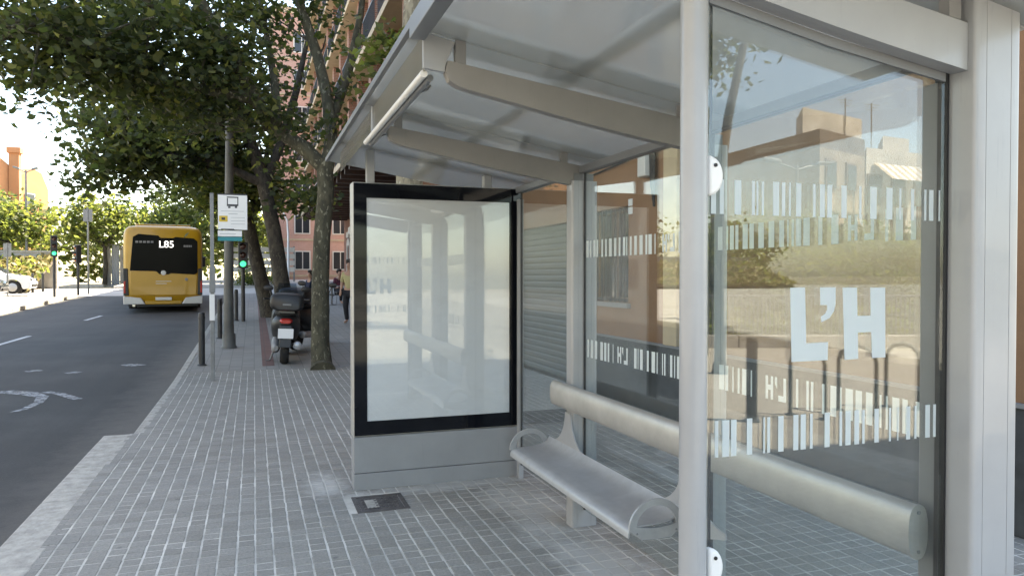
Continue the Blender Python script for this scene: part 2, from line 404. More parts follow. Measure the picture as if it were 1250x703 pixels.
# ------------------------------------------------------------------ mesh helpers
class MB:
    def __init__(self): self.v, self.f, self.m = [], [], []
    def add(self, vs, fs, m=0):
        o = len(self.v); self.v += [tuple(p) for p in vs]
        for f in fs: self.f.append([i + o for i in f]); self.m.append(m)
        return self
    def box(self, x0, x1, y0, y1, z0, z1, m=0):
        return self.add([(x0, y0, z0), (x1, y0, z0), (x1, y1, z0), (x0, y1, z0), (x0, y0, z1), (x1, y0, z1), (x1, y1, z1), (x0, y1, z1)],
                        [(0, 3, 2, 1), (4, 5, 6, 7), (0, 1, 5, 4), (1, 2, 6, 5), (2, 3, 7, 6), (3, 0, 4, 7)], m)
    def prism(self, prof, axis, a, b, m=0):
        """closed profile extruded along an axis; profile coords are the other two axes in order"""
        n = len(prof)
        def P(u, v, t):
            return {'x': (t, u, v), 'y': (u, t, v), 'z': (u, v, t)}[axis]
        vs = [P(u, v, a) for u, v in prof] + [P(u, v, b) for u, v in prof]
        fs = [tuple(range(n))[::-1], tuple(range(n, 2 * n))] + [(i, (i + 1) % n, n + (i + 1) % n, n + i) for i in range(n)]
        return self.add(vs, fs, m)
    def tube(self, pts, rad, n=8, m=0, cap=True):
        pts = [Vector(p) for p in pts]
        if isinstance(rad, (int, float)): rad = [rad] * len(pts)
        vs = []; prev = None
        for i, p in enumerate(pts):
            t = (pts[min(i + 1, len(pts) - 1)] - pts[max(i - 1, 0)])
            t = t.normalized() if t.length > 1e-9 else Vector((0, 0, 1))
            if prev is None:
                a = Vector((1, 0, 0)) if abs(t.x) < 0.9 else Vector((0, 1, 0))
                u = t.cross(a).normalized()
            else:
                u = (prev - t * prev.dot(t)).normalized()
            prev = u; w = t.cross(u)
            for k in range(n):
                an = 2 * math.pi * k / n
                vs.append(p + (u * math.cos(an) + w * math.sin(an)) * rad[i])
        fs = []
        for i in range(len(pts) - 1):
            for k in range(n):
                fs.append((i * n + k, i * n + (k + 1) % n, (i + 1) * n + (k + 1) % n, (i + 1) * n + k))
        if cap:
            fs.append(tuple(range(n))[::-1]); fs.append(tuple(range((len(pts) - 1) * n, len(pts) * n)))
        return self.add(vs, fs, m)
    def loft(self, secs, n=20, m=0):
        """rings along Y: (y, cx, cz, half width, half height, exponent)"""
        vs = []
        for (y, cx, cz, hw, hh, ex) in secs:
            for k in range(n):
                a = 2 * math.pi * k / n; c, s = math.cos(a), math.sin(a)
                vs.append((cx + hw * math.copysign(abs(c) ** (2 / ex), c), y, cz + hh * math.copysign(abs(s) ** (2 / ex), s)))
        fs = []
        for i in range(len(secs) - 1):
            for k in range(n):
                fs.append((i * n + k, (i + 1) * n + k, (i + 1) * n + (k + 1) % n, i * n + (k + 1) % n))
        fs.append(tuple(range(n))); fs.append(tuple(range((len(secs) - 1) * n, len(secs) * n))[::-1])
        return self.add(vs, fs, m)
    def lathe(self, prof, c, axis='z', n=16, m=0):
        """(radius, height) profile round an axis through c"""
        vs = []
        for r, h in prof:
            for k in range(n):
                a = 2 * math.pi * k / n; u, w = r * math.cos(a), r * math.sin(a)
                vs.append({'z': (c[0] + u, c[1] + w, c[2] + h), 'x': (c[0] + h, c[1] + u, c[2] + w), 'y': (c[0] + w, c[1] + h, c[2] + u)}[axis])
        fs = []
        for i in range(len(prof) - 1):
            for k in range(n):
                fs.append((i * n + k, i * n + (k + 1) % n, (i + 1) * n + (k + 1) % n, (i + 1) * n + k))
        fs.append(tuple(range(n))[::-1]); fs.append(tuple(range((len(prof) - 1) * n, len(prof) * n)))
        return self.add(vs, fs, m)
    def grid(self, us, vs_, fn, m=0):
        nu, nv = len(us), len(vs_)
        return self.add([fn(u, v) for u in us for v in vs_],
                        [(i * nv + j, (i + 1) * nv + j, (i + 1) * nv + j + 1, i * nv + j + 1) for i in range(nu - 1) for j in range(nv - 1)], m)
    def mesh(self, name, mats, smooth=None):
        me = bpy.data.meshes.new(name)
        me.from_pydata(self.v, [], self.f)
        for mt in (mats if isinstance(mats, (list, tuple)) else [mats]): me.materials.append(mt)
        if any(self.m): me.polygons.foreach_set('material_index', self.m)
        if smooth:
            me.polygons.foreach_set('use_smooth', [True] * len(me.polygons))
            me.set_sharp_from_angle(angle=R(smooth))
        me.update()
        return me
    def build(self, name, mats, parent=None, smooth=None, bevel=0.0, local=False):
        return link(name, self.mesh(name, mats, smooth), parent, bevel, local)

def link(name, me, parent=None, bevel=0.0, local=False):
    o = bpy.data.objects.new(name, me); COL.objects.link(o)
    if bevel:
        b = o.modifiers.new('bevel', 'BEVEL'); b.width = bevel; b.segments = 2; b.limit_method = 'ANGLE'; b.angle_limit = R(40)
    if parent is not None:
        o.parent = parent
        if not local and parent.type == 'EMPTY':
            o.matrix_parent_inverse = Matrix.Translation(-Vector(parent.location))
    return o

def tag(o, label=None, cat=None, group=None, kind=None):
    if label: o['label'] = label
    if cat: o['category'] = cat
    if group: o['group'] = group
    if kind: o['kind'] = kind
    return o
def thing(name, loc, label, cat, group=None, rz=0.0):
    o = bpy.data.objects.new(name, None); COL.objects.link(o)
    o.empty_display_size = 0.2
    o.location = loc; o.rotation_euler = (0, 0, rz)
    return tag(o, label, cat, group)
def copy_tree(o, parent=None):
    c = o.copy(); COL.objects.link(c); c.parent = parent
    for ch in o.children: copy_tree(ch, c)
    return c
def text_mesh(s, size, name, extrude=0.001, mtl=None):
    cu = bpy.data.curves.new(name, 'FONT'); cu.body = s; cu.size = size; cu.extrude = extrude
    cu.align_x = 'CENTER'; cu.align_y = 'CENTER'
    t = bpy.data.objects.new(name, cu); COL.objects.link(t)
    dg = bpy.context.evaluated_depsgraph_get()
    me = bpy.data.meshes.new_from_object(t.evaluated_get(dg))
    bpy.data.objects.remove(t); bpy.data.curves.remove(cu)
    me.materials.clear(); me.materials.append(mtl)
    return me
def arc(cx, cz, r, a0, a1, n):
    return [(cx + r * math.cos(R(a0 + (a1 - a0) * i / n)), cz + r * math.sin(R(a0 + (a1 - a0) * i / n))) for i in range(n + 1)]

# ------------------------------------------------------------------ the ground
YS = [-90, -60, -40, -20, -10, -3, 2, 8, 12, 16, 20, 25, 30, 35, 40, 46, 52, 62, 90, 150, 400, 900]
def sheet(name, x0, x1, y0, y1, dz, mtl, skirt=0.0):
    ys = [y0] + [y for y in YS if y0 < y < y1] + [y1]
    mb = MB()
    mb.grid([x0, x1], ys, lambda x, y: (x, y, rise(y) + dz))
    mb.f = [f for f in mb.f]
    if skirt:
        for x in (x0, x1):
            mb.grid([0, 1], ys, lambda t, y: (x, y, rise(y) + dz - skirt * t))
        for y in (y0, y1):
            mb.grid([x0, x1], [0, 1], lambda x, t: (x, y, rise(y) + dz - skirt * t))
    return tag(mb.build(name, mtl), kind='structure')
sheet('ground', -900, 900, -90, 900, -0.30, M['terrain'])
sheet('road', -9.0, -0.9, -60, 41, -0.14, M['asphalt'])
sheet('cross_road', -70, 60, 41.0, 50, -0.145, M['concrete'])
sheet('far_pavement', -8, 60, 50, 62, 0.0, M['concrete'], 0.2)
pav = sheet('pavement', -1.152, 4.42, 1.0, 13.0, -0.0030, M['mortar'])
sheet('near_pavement', -1.12, 4.42, -3.2, 1.0, 0.0, M['settpave'])
sheet('upper_pavement', -1.05, 7.2, 13.0, 39.5, 0.0, M['panot'], 0.2)
sheet('plaza', -1.12, 60, -60, -3.2, -0.002, M['plaza'], 0.25)
sheet('building_apron', 4.42, 30, -3.2, 3.2, -0.004, M['plaza'])
left = at_ground(0, 378)
LX = left.x
op = sheet('opposite_pavement', -40, LX, 10, 38.5, -0.01, M['concrete'], 0.2)
sheet('opposite_rear_pavement', -40, -9.0, -40, 10, -0.012, M['concrete'], 0.2)
sheet('road_side', LX, -9.0, 10, 41, -0.141, M['asphalt']) if LX < -9.0 else None

# setts: 10 cm squares; the 300 that show largest are pieces, the rest one mass
def sett_verts(w=0.0455, c=0.003):
    h = w + .0010
    return ([(-w, -h, -0.02), (w, -h, -0.02), (w, h, -0.02), (-w, h, -0.02),
             (-w, -h, -c), (w, -h, -c), (w, h, -c), (-w, h, -c),
             (-w + c, -h + c, 0), (w - c, -h + c, 0), (w - c, h - c, 0), (-w + c, h - c, 0)],
            [(8, 9, 10, 11), (4, 5, 9, 8), (5, 6, 10, 9), (6, 7, 11, 10), (7, 4, 8, 11), (0, 1, 5, 4), (1, 2, 6, 5), (2, 3, 7, 6), (3, 0, 4, 7)])
sett_meshes = {}
for key in ('sett', 'sett_pale'):
    for k in range(4):
        v, f = sett_verts(0.0445 + 0.0006 * k, 0.0025 + 0.0006 * (k % 3))
        v = [(x + random.uniform(-.001, .001), y + random.uniform(-.001, .001), z + (random.uniform(-.0012, .0012) if i >= 4 else 0)) for i, (x, y, z) in enumerate(v)]
        mb = MB(); mb.add(v, f); sett_meshes[key, k] = mb.mesh('sett', M[key])
cells = []
MAN = (at_ground(428, 606).x, at_ground(496, 612).x, at_ground(430, 627).y, at_ground(460, 604).y)   # manhole footprint
for i in range(-12, 44):
    for j in range(11, 130):
        x, y = i * 0.1 + 0.05, j * 0.1 + 0.05
        if MAN[0] - 0.02 < x < MAN[1] + 0.02 and MAN[2] - 0.02 < y < MAN[3] + 0.02: continue
        if x < (-1.07 if y > 8.28 else -1.16): continue
        d = x * FWD.x + y * FWD.y
        sx = CX + F * (x * RGT.x + y * RGT.y) / d if d > 0.3 else -999
        sy = CY + F * (EYE / d + math.tan(PITCH)) if d > 0.3 else 999
        pale = (2.35 < x < 2.75 and 5.3 < y < 6.1)
        cells.append((d if (10 < sx < 1130 and sy < 712) else 1e6 + y, x, y, 'sett_pale' if pale else 'sett', sx))
cells.sort()
rest = MB()
for n, (d, x, y, key, sx) in enumerate(cells):
    dx, dy, dz = random.uniform(-.0016, .0016), random.uniform(-.0016, .0016), random.uniform(-.0020, .0012) + rise(y)
    k = random.randrange(4)
    if n < 300:
        o = bpy.data.objects.new('sett', sett_meshes[key, k]); COL.objects.link(o)
        o.parent = pav; o.location = (x + dx, y + dy, dz); o.rotation_euler = (0, 0, random.choice((0, 3.1416)) + random.uniform(-.012, .012))
    else:
        v, f = sett_verts(0.0445 + 0.0006 * k)
        rest.add([(a + x + dx, b + y + dy, c + dz) for a, b, c in v], f, 0 if key == 'sett' else 1)
tag(rest.build('sett_field', [M['sett'], M['sett_pale']], pav), kind='stuff')

# kerb of single stones, stepping in where the stop platform ends
kerb = thing('kerb', (-1.2, 5, 0), 'kerb', None); kerb['kind'] = 'structure'
del kerb['label']
y = 1.0
while y < 8.1:
    L = 0.995
    yy = min(y + L, 8.28)
    MB().box(-1.425, -1.153, y + 0.004, yy - 0.004, -0.2, random.uniform(-.003, .003)).build('kerb_stone', M['kerb'], kerb, bevel=0.012)
    y += L
y = 8.28
while y < 39:
    yy = y + 0.995; z0, z1 = rise(y), rise(yy)
    mb = MB(); mb.box(-1.16, -1.056, y + 0.004, yy - 0.004, -0.2, 0.0)
    mb.v = [(a, b, c + (z0 if b < (y + yy) / 2 else z1)) for a, b, c in mb.v]
    mb.build('kerb_stone', M['kerb'], kerb, bevel=0.012)
    y += 0.995
kerb2 = thing('opposite_kerb', (LX, 25, 0), 'kerb', None); kerb2['kind'] = 'structure'; del kerb2['label']
y = 12.0
while y < 38:
    yy = y + 1.99
    mb = MB(); mb.box(LX, LX + 0.22, y + 0.006, yy - 0.006, -0.2, 0.012)
    mb.v = [(a, b, c + rise(b)) for a, b, c in mb.v]
    mb.build('kerb_stone', M['kerb'], kerb2, bevel=0.012)
    y += 1.99

# road markings
for (xa, ya, xb, yb) in ((-40, 432, 36, 410), (104, 391, 124, 385.3)):
    a, b = at_ground(xa, ya, -0.136), at_ground(xb, yb, -0.136)
    mb = MB()
    for t0, t1 in [(i / 4, (i + 1) / 4) for i in range(4)]:
        p, q = a.lerp(b, t0), a.lerp(b, t1)
        mb.add([(p.x - .06, p.y, rise(p.y) - .135), (p.x + .06, p.y, rise(p.y) - .135), (q.x + .06, q.y, rise(q.y) - .135), (q.x - .06, q.y, rise(q.y) - .135)], [(0, 1, 2, 3)])
    tag(mb.build('lane_dash', M['dash']), kind='structure')
mb = MB()
def road_strip(px_pts, w):
    pts = [at_ground(x, y, -0.135) for x, y in px_pts]
    vs = []
    for i, p in enumerate(pts):
        t = (pts[min(i + 1, len(pts) - 1)] - pts[max(i - 1, 0)]); t.z = 0; t.normalize()
        nrm = Vector((-t.y, t.x, 0)); ww = w[i] if isinstance(w, list) else w
        vs += [p + nrm * ww / 2, p - nrm * ww / 2]
    mb.add(vs, [(2 * i, 2 * i + 1, 2 * i + 3, 2 * i + 2) for i in range(len(pts) - 1)])
road_strip([(-60, 486), (-25, 481), (10, 478), (35, 480), (52, 484), (47, 491), (30, 499), (14, 503)], [0.2, 0.26, 0.3, .26, .16, .12, .1, .06])
road_strip([(55, 478), (72, 480), (95, 487)], 0.13)
road_strip([(150, 446), (162, 445), (170, 446)], 0.3)
road_strip([(38, 452), (44, 453)], 0.25)
road_strip([(86, 454), (93, 455)], 0.25)
tag(mb.build('worn_marking', M['worn']), kind='structure')

# ------------------------------------------------------------------ the bus shelter
CX0, CX1, CD = 1.89, 2.065, 0.10
YCOL = [1.51, 2.88, 4.25]
sh = thing('bus_shelter', (1.5, 3.5, 0), 'grey metal bus shelter with glass walls, sloping frosted roof and metal seat', 'bus shelter')
def rib_z(x): return 2.365 - 0.17 * (x - 0.74)
def roof_z(x): return rib_z(x) + 0.195
for yc in YCOL:                                             # columns with rounded arrises and fine grooves on both wide faces
    r = 0.014; prof = []
    def groove(xs, yv, sgn, rev):
        out = []
        for g in (sorted(xs, reverse=rev)):
            s = -1 if rev else 1
            out += [(g - s * .0012, yv), (g - s * .0007, yv + sgn * .0014), (g + s * .0007, yv + sgn * .0014), (g + s * .0012, yv)]
        return out
    gx = [CX0 + .040, CX0 + .135]
    prof += arc(CX0 + r, yc + r, r, 180, 270, 5) + groove(gx, yc, 1, False) + arc(CX1 - r, yc + r, r, 270, 360, 5)
    prof += arc(CX1 - r, yc + CD - r, r, 0, 90, 5) + groove(gx, yc + CD, -1, True) + arc(CX0 + r, yc + CD - r, r, 90, 180, 5)
    c = MB().prism(prof, 'z', 0.0, 2.375 if yc < 2 else 2.19).build('column', M['alu'], sh, smooth=35)
    MB().prism([(CX0 + .02, yc + .02), (CX1 - .02, yc + .02), (CX1 - .02, yc + CD - .02), (CX0 + .02, yc + CD - .02)], 'z',
               2.375 if yc < 2 else 2.19, 2.40 if yc < 2 else 2.24).build('cap', M['darkalu'], c)
MB().box(1.905, 1.962, 1.625, 1.70, 0.0, 2.16).build('jamb', M['darkalu'], sh, bevel=0.004)          # flange behind the end glass
MB().box(1.881, 1.8885, 1.592, 1.624, 0.0, 2.185).build('gasket', M['gasket'], sh)
MB().box(1.955, 1.995, 5.42, 5.47, 0.0, 2.19).build('jamb', M['alu'], sh, bevel=0.004)
# front post
PX = 1.034
MB().tube([(PX, 1.585, 0), (PX, 1.585, rib_z(PX) + 0.05)], 0.034, 28).build('front_post', M['alu'], sh, smooth=40)
MB().lathe([(0.06, 0), (0.06, .006), (0.036, .010)], (PX, 1.585, 0.001), n=24).build('post_foot', M['alu'], sh, smooth=40)

# ribs, brackets, roof
RIBY = [(1.535, 1.585), (2.905, 2.955), (4.275, 4.325)]
for k, (y0, y1) in enumerate(RIBY):
    prof = [(0.745, rib_z(.745) + .095), (0.735, rib_z(.74) + .05), (0.75, rib_z(.75) + .015), (0.785, rib_z(.785) + .002), (0.83, rib_z(.83) - .002)]
    xe = 1.889 if k == 0 else 2.0
    xs = [0.95 + i * (xe - 0.95) / 8 for i in range(9)]
    prof += [(x, rib_z(x) - .012 * math.sin((x - .83) / 1.2 * math.pi)) for x in xs]
    prof += [(xe, rib_z(xe) + .13)] + [(x, rib_z(x) + .095 + .035 * (x - .74) / 1.2) for x in xs[::-1]]
    rb = MB().prism(prof, 'y', y0, y1).build('rib', M['alu'] if k == 0 else M['rib'], sh, smooth=30, bevel=0.004)
    for xb in (0.80, 1.85):
        MB().box(xb - .022, xb + .022, y0 + .008, y1 - .008, rib_z(xb) + (.08 if xb < 1 else .12), roof_z(xb) - .004).build('bracket', M['grey'], rb)
    MB().prism([(0.645, roof_z(.66) - .005), (0.645, roof_z(.66) - .15), (0.735, rib_z(.74) + .05), (0.74, rib_z(.74) + .09), (0.78, roof_z(.78) - .014)], 'y', y0 + .014, y1 - .014).build('end_plate', M['alu'], rb, bevel=.003)
RX = [0.60 + i * (2.16 - 0.60) / 12 for i in range(13)]
def roof_strip(y0, y1, off, t):
    mb = MB()
    prof = [(x, roof_z(x) + off) for x in RX] + [(x, roof_z(x) + off + t) for x in RX[::-1]]
    return mb.prism(prof, 'y', y0, y1)
yb = [1.02, 1.56, 2.93, 4.30, 5.60, 6.55]
for a, b in zip(yb[:-1], yb[1:]):
    roof_strip(a + .004, b - .004, 0, 0.012).build('roof_pane', M['roof'], sh, smooth=30)
for yc, w in ((1.56, .13), (2.93, .17), (4.30, .17), (5.60, .12)):
    roof_strip(yc - w, yc + w, 0.018, 0.006).build('frit_band', M['frit'], sh, smooth=30)
for xb in (1.30,):
    mb = MB(); mb.add([(xb, 1.1, roof_z(xb) + .017), (xb + .07, 1.1, roof_z(xb + .07) + .017), (xb + .07, 6.5, roof_z(xb + .07) + .017), (xb, 6.5, roof_z(xb) + .017),
                       (xb, 1.1, roof_z(xb) + .037), (xb + .07, 1.1, roof_z(xb + .07) + .037), (xb + .07, 6.5, roof_z(xb + .07) + .037), (xb, 6.5, roof_z(xb) + .037)],
                      [(3, 2, 1, 0), (4, 5, 6, 7), (0, 1, 5, 4), (1, 2, 6, 5), (2, 3, 7, 6), (3, 0, 4, 7)])
    mb.build('roof_batten', M['frit'], sh)
gz = roof_z(.62)
MB().prism([(0.585, gz - .055), (0.648, gz - .055), (0.648, gz + .02), (0.64, gz + .028), (0.585, gz + .028)], 'y', 1.02, 2.90).build('front_gutter', M['darkalu'], sh, bevel=.004)
MB().prism([(0.588, gz - .005), (0.612, gz - .005), (0.612, gz + .03), (0.588, gz + .03)], 'y', 2.905, 6.55).build('front_edge', M['darkalu'], sh, bevel=.003)
fz = roof_z(.66)
fs = MB().box(0.655, 0.663, 2.96, 6.0, fz - 0.15, fz - 0.006).build('fascia_glass', M['roof'], sh)
MB().tube([(0.66, 2.97, fz - .158), (0.66, 4.62, fz - .158)], 0.016, 14).build('light_tube', M['tube'], sh, smooth=40)
MB().tube([(0.69, 2.99, fz - .168), (0.69, 4.60, fz - .168)], 0.014, 10).build('tube_housing', M['darkalu'], sh, smooth=40)
for yq in (3.25, 4.35):
    MB().tube([(0.69, yq, fz - .168), (0.735, yq, fz - .15), (0.75, yq, fz - .13)], 0.007, 8).build('tube_clip', M['darkalu'], sh, smooth=40)
MB().box(1.945, 2.005, 1.625, 5.47, 2.185 + .055, 2.185 + .10).build('back_top_rail', M['darkalu'], sh, bevel=.004)

# glass
eg = MB()
gp = [(1.082, 0.11), (1.880, 0.11), (1.880, rib_z(1.880) - .002), (1.47, rib_z(1.47) - .014), (1.082, rib_z(1.082) - .008)]
eg = eg.prism(gp, 'y', 1.600, 1.610).build('end_glass', M['glass'], sh)
MB().box(1.0775, 1.0815, 1.600, 1.610, 0.11, rib_z(1.08) - .012).build('polished_edge', M['edge'], eg)
MB().box(1.100, 1.1045, 1.6105, 1.618, 0.11, rib_z(1.10) - .012).build('dark_seal', M['gasket'], eg)
mb = MB().prism([(1.08, rib_z(1.08) - .034), (1.47, rib_z(1.47) - .040), (1.87, rib_z(1.87) - .028), (1.87, rib_z(1.87) - .002), (1.47, rib_z(1.47) - .0135), (1.08, rib_z(1.08) - .008)], 'y', 1.588, 1.5985)
mb.build('top_channel', M['darkalu'], sh)
YD = 1.5985
def decal_poly(mb, pts, Y=YD):
    w = [at_Y(x, y, Y) for x, y in pts]
    n = len(w)
    mb.add([(p.x, Y, p.z) for p in w] + [(p.x, Y - .0006, p.z) for p in w], [tuple(range(n)), tuple(range(n, 2 * n))[::-1]] + [(i, (i + 1) % n, n + (i + 1) % n, n + i) for i in range(n)])
low = [(55, 72), (93, 128), (137, 165), (218, 245), (302, 310), (322, 336), (378, 405), (455, 480), (492, 518), (540, 553), (614, 640), (690, 703), (720, 747), (766, 790), (806, 818), (868, 890), (942, 952), (985, 990), (1030, 1050), (1072, 1082), (1127, 1150), (1167, 1180)]
upp = [(30, 55), (75, 95), (150, 183), (238, 252), (262, 270), (288, 298), (345, 375), (390, 406), (426, 434), (462, 487), (548, 560), (583, 607), (620, 644), (692, 718), (782, 793), (838, 870), (920, 950), (985, 995), (1045, 1060), (1112, 1122), (1136, 1158), (1185, 1192)]
for bars, z0, z1 in ((low, 1.127, 1.221), (upp, 1.748, 1.836)):
    for a, b in bars:
        xa, xb = at_Y(860 + a / 4.167, 400, YD).x, at_Y(860 + b / 4.167, 400, YD).x
        if xb > 1.866 or xa < 1.084: continue
        MB().box(xa, xb, YD - .0006, YD, z0, z1).build('stripe', M['film'], eg)
def lp(x, y): return (960 + x / 3.906, 340 + y / 3.906)
Lm = MB(); decal_poly(Lm, [lp(*p) for p in ((18, 44), (88, 42), (94, 309), (198, 302), (196, 388), (24, 397))]); Lm.build('letter', M['film'], eg)
Am = MB(); decal_poly(Am, [lp(*p) for p in ((160, 42), (234, 42), (234, 120), (226, 155), (205, 188), (166, 208), (164, 182), (184, 168), (194, 148), (194, 126), (162, 126))]); Am.build('apostrophe', M['film'], eg)
Hm = MB(); decal_poly(Hm, [lp(*p) for p in ((268, 43), (336, 43), (338, 178), (402, 176), (400, 43), (470, 43), (471, 375), (408, 378), (404, 254), (340, 257), (342, 382), (277, 387))]); Hm.build('letter', M['film'], eg)
# clamps on the post
for yy, rr in ((213, 24), (690, 22)):
    p = at_Y(866, yy, 1.585)
    n = 10
    prof = [(p.x - .008, p.z + .050)] + [(p.x - .004 + .040 * math.cos(a), p.z - .004 + .050 * math.sin(a)) for a in [R(62 - 136 * i / n) for i in range(n + 1)]] + [(p.x - .008, p.z - .056)]
    cl = MB().prism(prof, 'y', 1.574, 1.5975).build('glass_clamp', M['white'], sh, smooth=30, bevel=.008)
    MB().lathe([(.0048, 0), (.0048, .004)], (p.x + .010, 1.571, p.z + .022), 'y', 12).build('screw_hole', M['gasket'], cl)
# back glass
def logo_back(g, yc, z0, z1):
    h = z1 - z0; s = 0.9 * h; X0 = 1.9695
    def q(name, uv):
        uv = [(yc + u * s, z0 + v * h) for u, v in uv]
        MB().prism(uv, 'x', X0 - .0006, X0).build(name, M['film'], g)
    # reads from the pavement behind, so it is mirrored when seen from the seat
    q('letter', ((-.72, 0), (-.2, 0), (-.2, .24), (-.55, .24), (-.55, 1), (-.72, 1)))
    q('apostrophe', ((-.1, .52), (.05, .7), (.05, 1), (-.1, 1)))
    q('letter', ((.18, 0), (.34, 0), (.34, .4), (.55, .4), (.55, 0), (.72, 0), (.72, 1), (.55, 1), (.55, .62), (.34, .62), (.34, 1), (.18, 1)))
rb2 = random.Random(5)
spans = [(1.705, 2.875), (2.985, 4.245), (4.355, 5.415)]
logos = {0: (at_X(947, 460, 1.97).y, at_X(1051, 265, 1.97).y), 1: (at_X(760, 430, 1.97).y, at_X(816, 296, 1.97).y)}
for k, (y0, y1) in enumerate(spans):
    g = MB().box(1.970, 1.980, y0, y1, 0.11, 2.238).build('back_glass', M['glass'], sh)
    for yy in (y0, y1 - .004):
        MB().box(1.968, 1.982, yy, yy + .004, 0.11, 2.238).build('dark_seal', M['gasket'], g)
    if k == 2: continue
    for li, (z0, z1) in enumerate(((1.085, 1.195), (1.705, 1.81))):
        y = y0 + .03
        yl = logos[k][li]
        logo_back(g, yl, z0 + .008, z1 - .008)
        while y < y1 - .04:
            w = rb2.choice((.008, .012, .02, .028, .034)); gap = rb2.choice((.012, .018, .03, .045))
            if abs(y + w / 2 - yl) > .11: MB().box(1.9689, 1.9695, y, y + w, z0, z1).build('stripe', M['film'], g)
            y += w + gap

# leaning rail
zc, hx, hz = 0.835, 0.036, 0.079
prof = [(1.848 + hx * math.copysign(abs(math.cos(a)) ** .8, math.cos(a)), zc + hz * math.copysign(abs(math.sin(a)) ** .8, math.sin(a))) for a in [2 * math.pi * i / 32 for i in range(32)]]
rl = MB().prism(prof, 'y', 1.655, 4.42).build('leaning_rail', M['alu2'], sh, smooth=35)
for ya, yb_ in ((1.647, 1.655), (4.42, 4.428)):
    pr = [((u - 1.848) * 1.05 + 1.848, (v - zc) * 1.03 + zc) for u, v in prof]
    cp = MB().prism(pr, 'y', ya, yb_).build('end_cap', M['alu2'], rl, smooth=35)
    for zz in (zc + .058, zc - .058):
        MB().lathe([(.006, 0), (.005, .003)], (1.848, ya - .003, zz), 'y', 10).build('screw', M['darkalu'], cp)
for yq in (1.68, 2.93, 4.30):
    MB().box(1.868, 1.90, yq - .02, yq + .02, zc - .03, zc + .03).build('rail_bracket', M['alu'], rl)

# seat: thin shallow sheet between two D-shaped loops, carried by plates that flare from the columns
st_y0, st_y1 = 2.96, 4.62
top_ = [(1.600, .398), (1.602, .420), (1.612, .438), (1.640, .449), (1.70, .452), (1.76, .455), (1.82, .464), (1.860, .482), (1.882, .512)]
bot_ = [(x + (.006 if i < 3 else 0), z - (0 if i == 0 else .007)) for i, (x, z) in enumerate(top_)][::-1]
seat = MB().prism(top_ + bot_, 'y', st_y0 + .012, st_y1 - .012).build('seat', M['seatmetal'], sh, smooth=50)
def loop_pts(rx, rz, cz, z_bot, n=18):
    return [(1.742 + rx * math.cos(R(180 - 180 * i / n)), cz + rz * math.sin(R(180 * i / n))) for i in range(n + 1)] + [(1.742 + rx * .55, z_bot), (1.742, z_bot - .004), (1.742 - rx * .55, z_bot)]
for ya in (st_y0, st_y1 - .012):
    ro, ri = loop_pts(.142, .132, .437, .388), loop_pts(.103, .092, .447, .440)
    n = len(ro)
    vs = [(x, ya, z) for x, z in ro] + [(x, ya, z) for x, z in ri] + [(x, ya + .012, z) for x, z in ro] + [(x, ya + .012, z) for x, z in ri]
    fcs = []
    for i in range(n):
        j = (i + 1) % n
        fcs += [(i, j, n + j, n + i), (2 * n + j, 2 * n + i, 3 * n + i, 3 * n + j), (i, 2 * n + i, 2 * n + j, j), (n + j, 3 * n + j, 3 * n + i, n + i)]
    lp_ = MB().add(vs, fcs).build('end_loop', M['seatmetal'], seat, smooth=40)
    for xx in (1.640, 1.845): MB().lathe([(.005, 0), (.004, -.003)], (xx, ya, .418), 'y', 10).build('screw', M['darkalu'], lp_)
for yc_ in (2.93, 4.30):
    for sgn in (-1, 1):
        cv = [(yc_ + sgn * (.045 + .25 * (1 - math.cos(R(t)))), .72 - .225 * math.sin(R(t))) for t in range(0, 91, 9)]
        pl = cv + [(yc_ + sgn * .295, .470), (yc_ + sgn * .045, .40)]
        MB().prism(pl if sgn < 0 else pl[::-1], 'x', 1.8815, 1.8885).build('seat_bracket', M['alu'], sh)
    MB().box(1.8815, 1.8885, yc_ - .0445, yc_ + .0445, .40, .72).build('bracket_plate', M['alu'], sh)

# ------------------------------------------------------------------ advertising panel
AY = 5.52
ad = thing('advertising_panel', (1.35, AY, 0), 'tall freestanding advertising panel with blank white poster in a wide black frame', 'advertising panel')
ax0, ax1 = 0.69, 2.02
MB().box(ax0, ax1, AY + .012, AY + .17, 0.395, 2.285).build('case', M['alu2'], ad, bevel=.006)
px0, px1, pz0, pz1 = .792, 1.912, .51, 2.17
fr = MB()
for b in ((ax0 + .008, px0, .405, 2.277), (px1, ax1 - .008, .405, 2.277)): fr.box(b[0], b[1], AY, AY + .012, b[2], b[3])
fr.box(px0, px1, AY, AY + .012, .405, pz0); fr.box(px0, px1, AY, AY + .012, pz1, 2.277)
fr.build('black_frame', M['black'], ad)
MB().box(px0, px1, AY + .008, AY + .0118, pz0, pz1).build('poster', M['poster'], ad)
MB().box(px0, px1, AY + .0005, AY + .0045, pz0, pz1).build('poster_glass', M['adglass'], ad)
MB().box(ax0 + .004, ax1 - .004, AY + .006, AY + .16, .125, .393).build('plinth', M['adgrey'], ad, bevel=.004)
MB().box(ax0 + .004, ax1 - .03, AY + .004, AY + .16, -.005, .121).build('kick_panel', M['adgrey'], ad, bevel=.004)
MB().box(.80, .86, AY + .05, AY + .12, 2.28, roof_z(.83) - .01).build('roof_prop', M['alu'], ad, bevel=.004)
MB().box(1.72, 1.78, AY + .05, AY + .12, 2.28, roof_z(1.75) - .004).build('roof_prop', M['alu'], ad, bevel=.004)

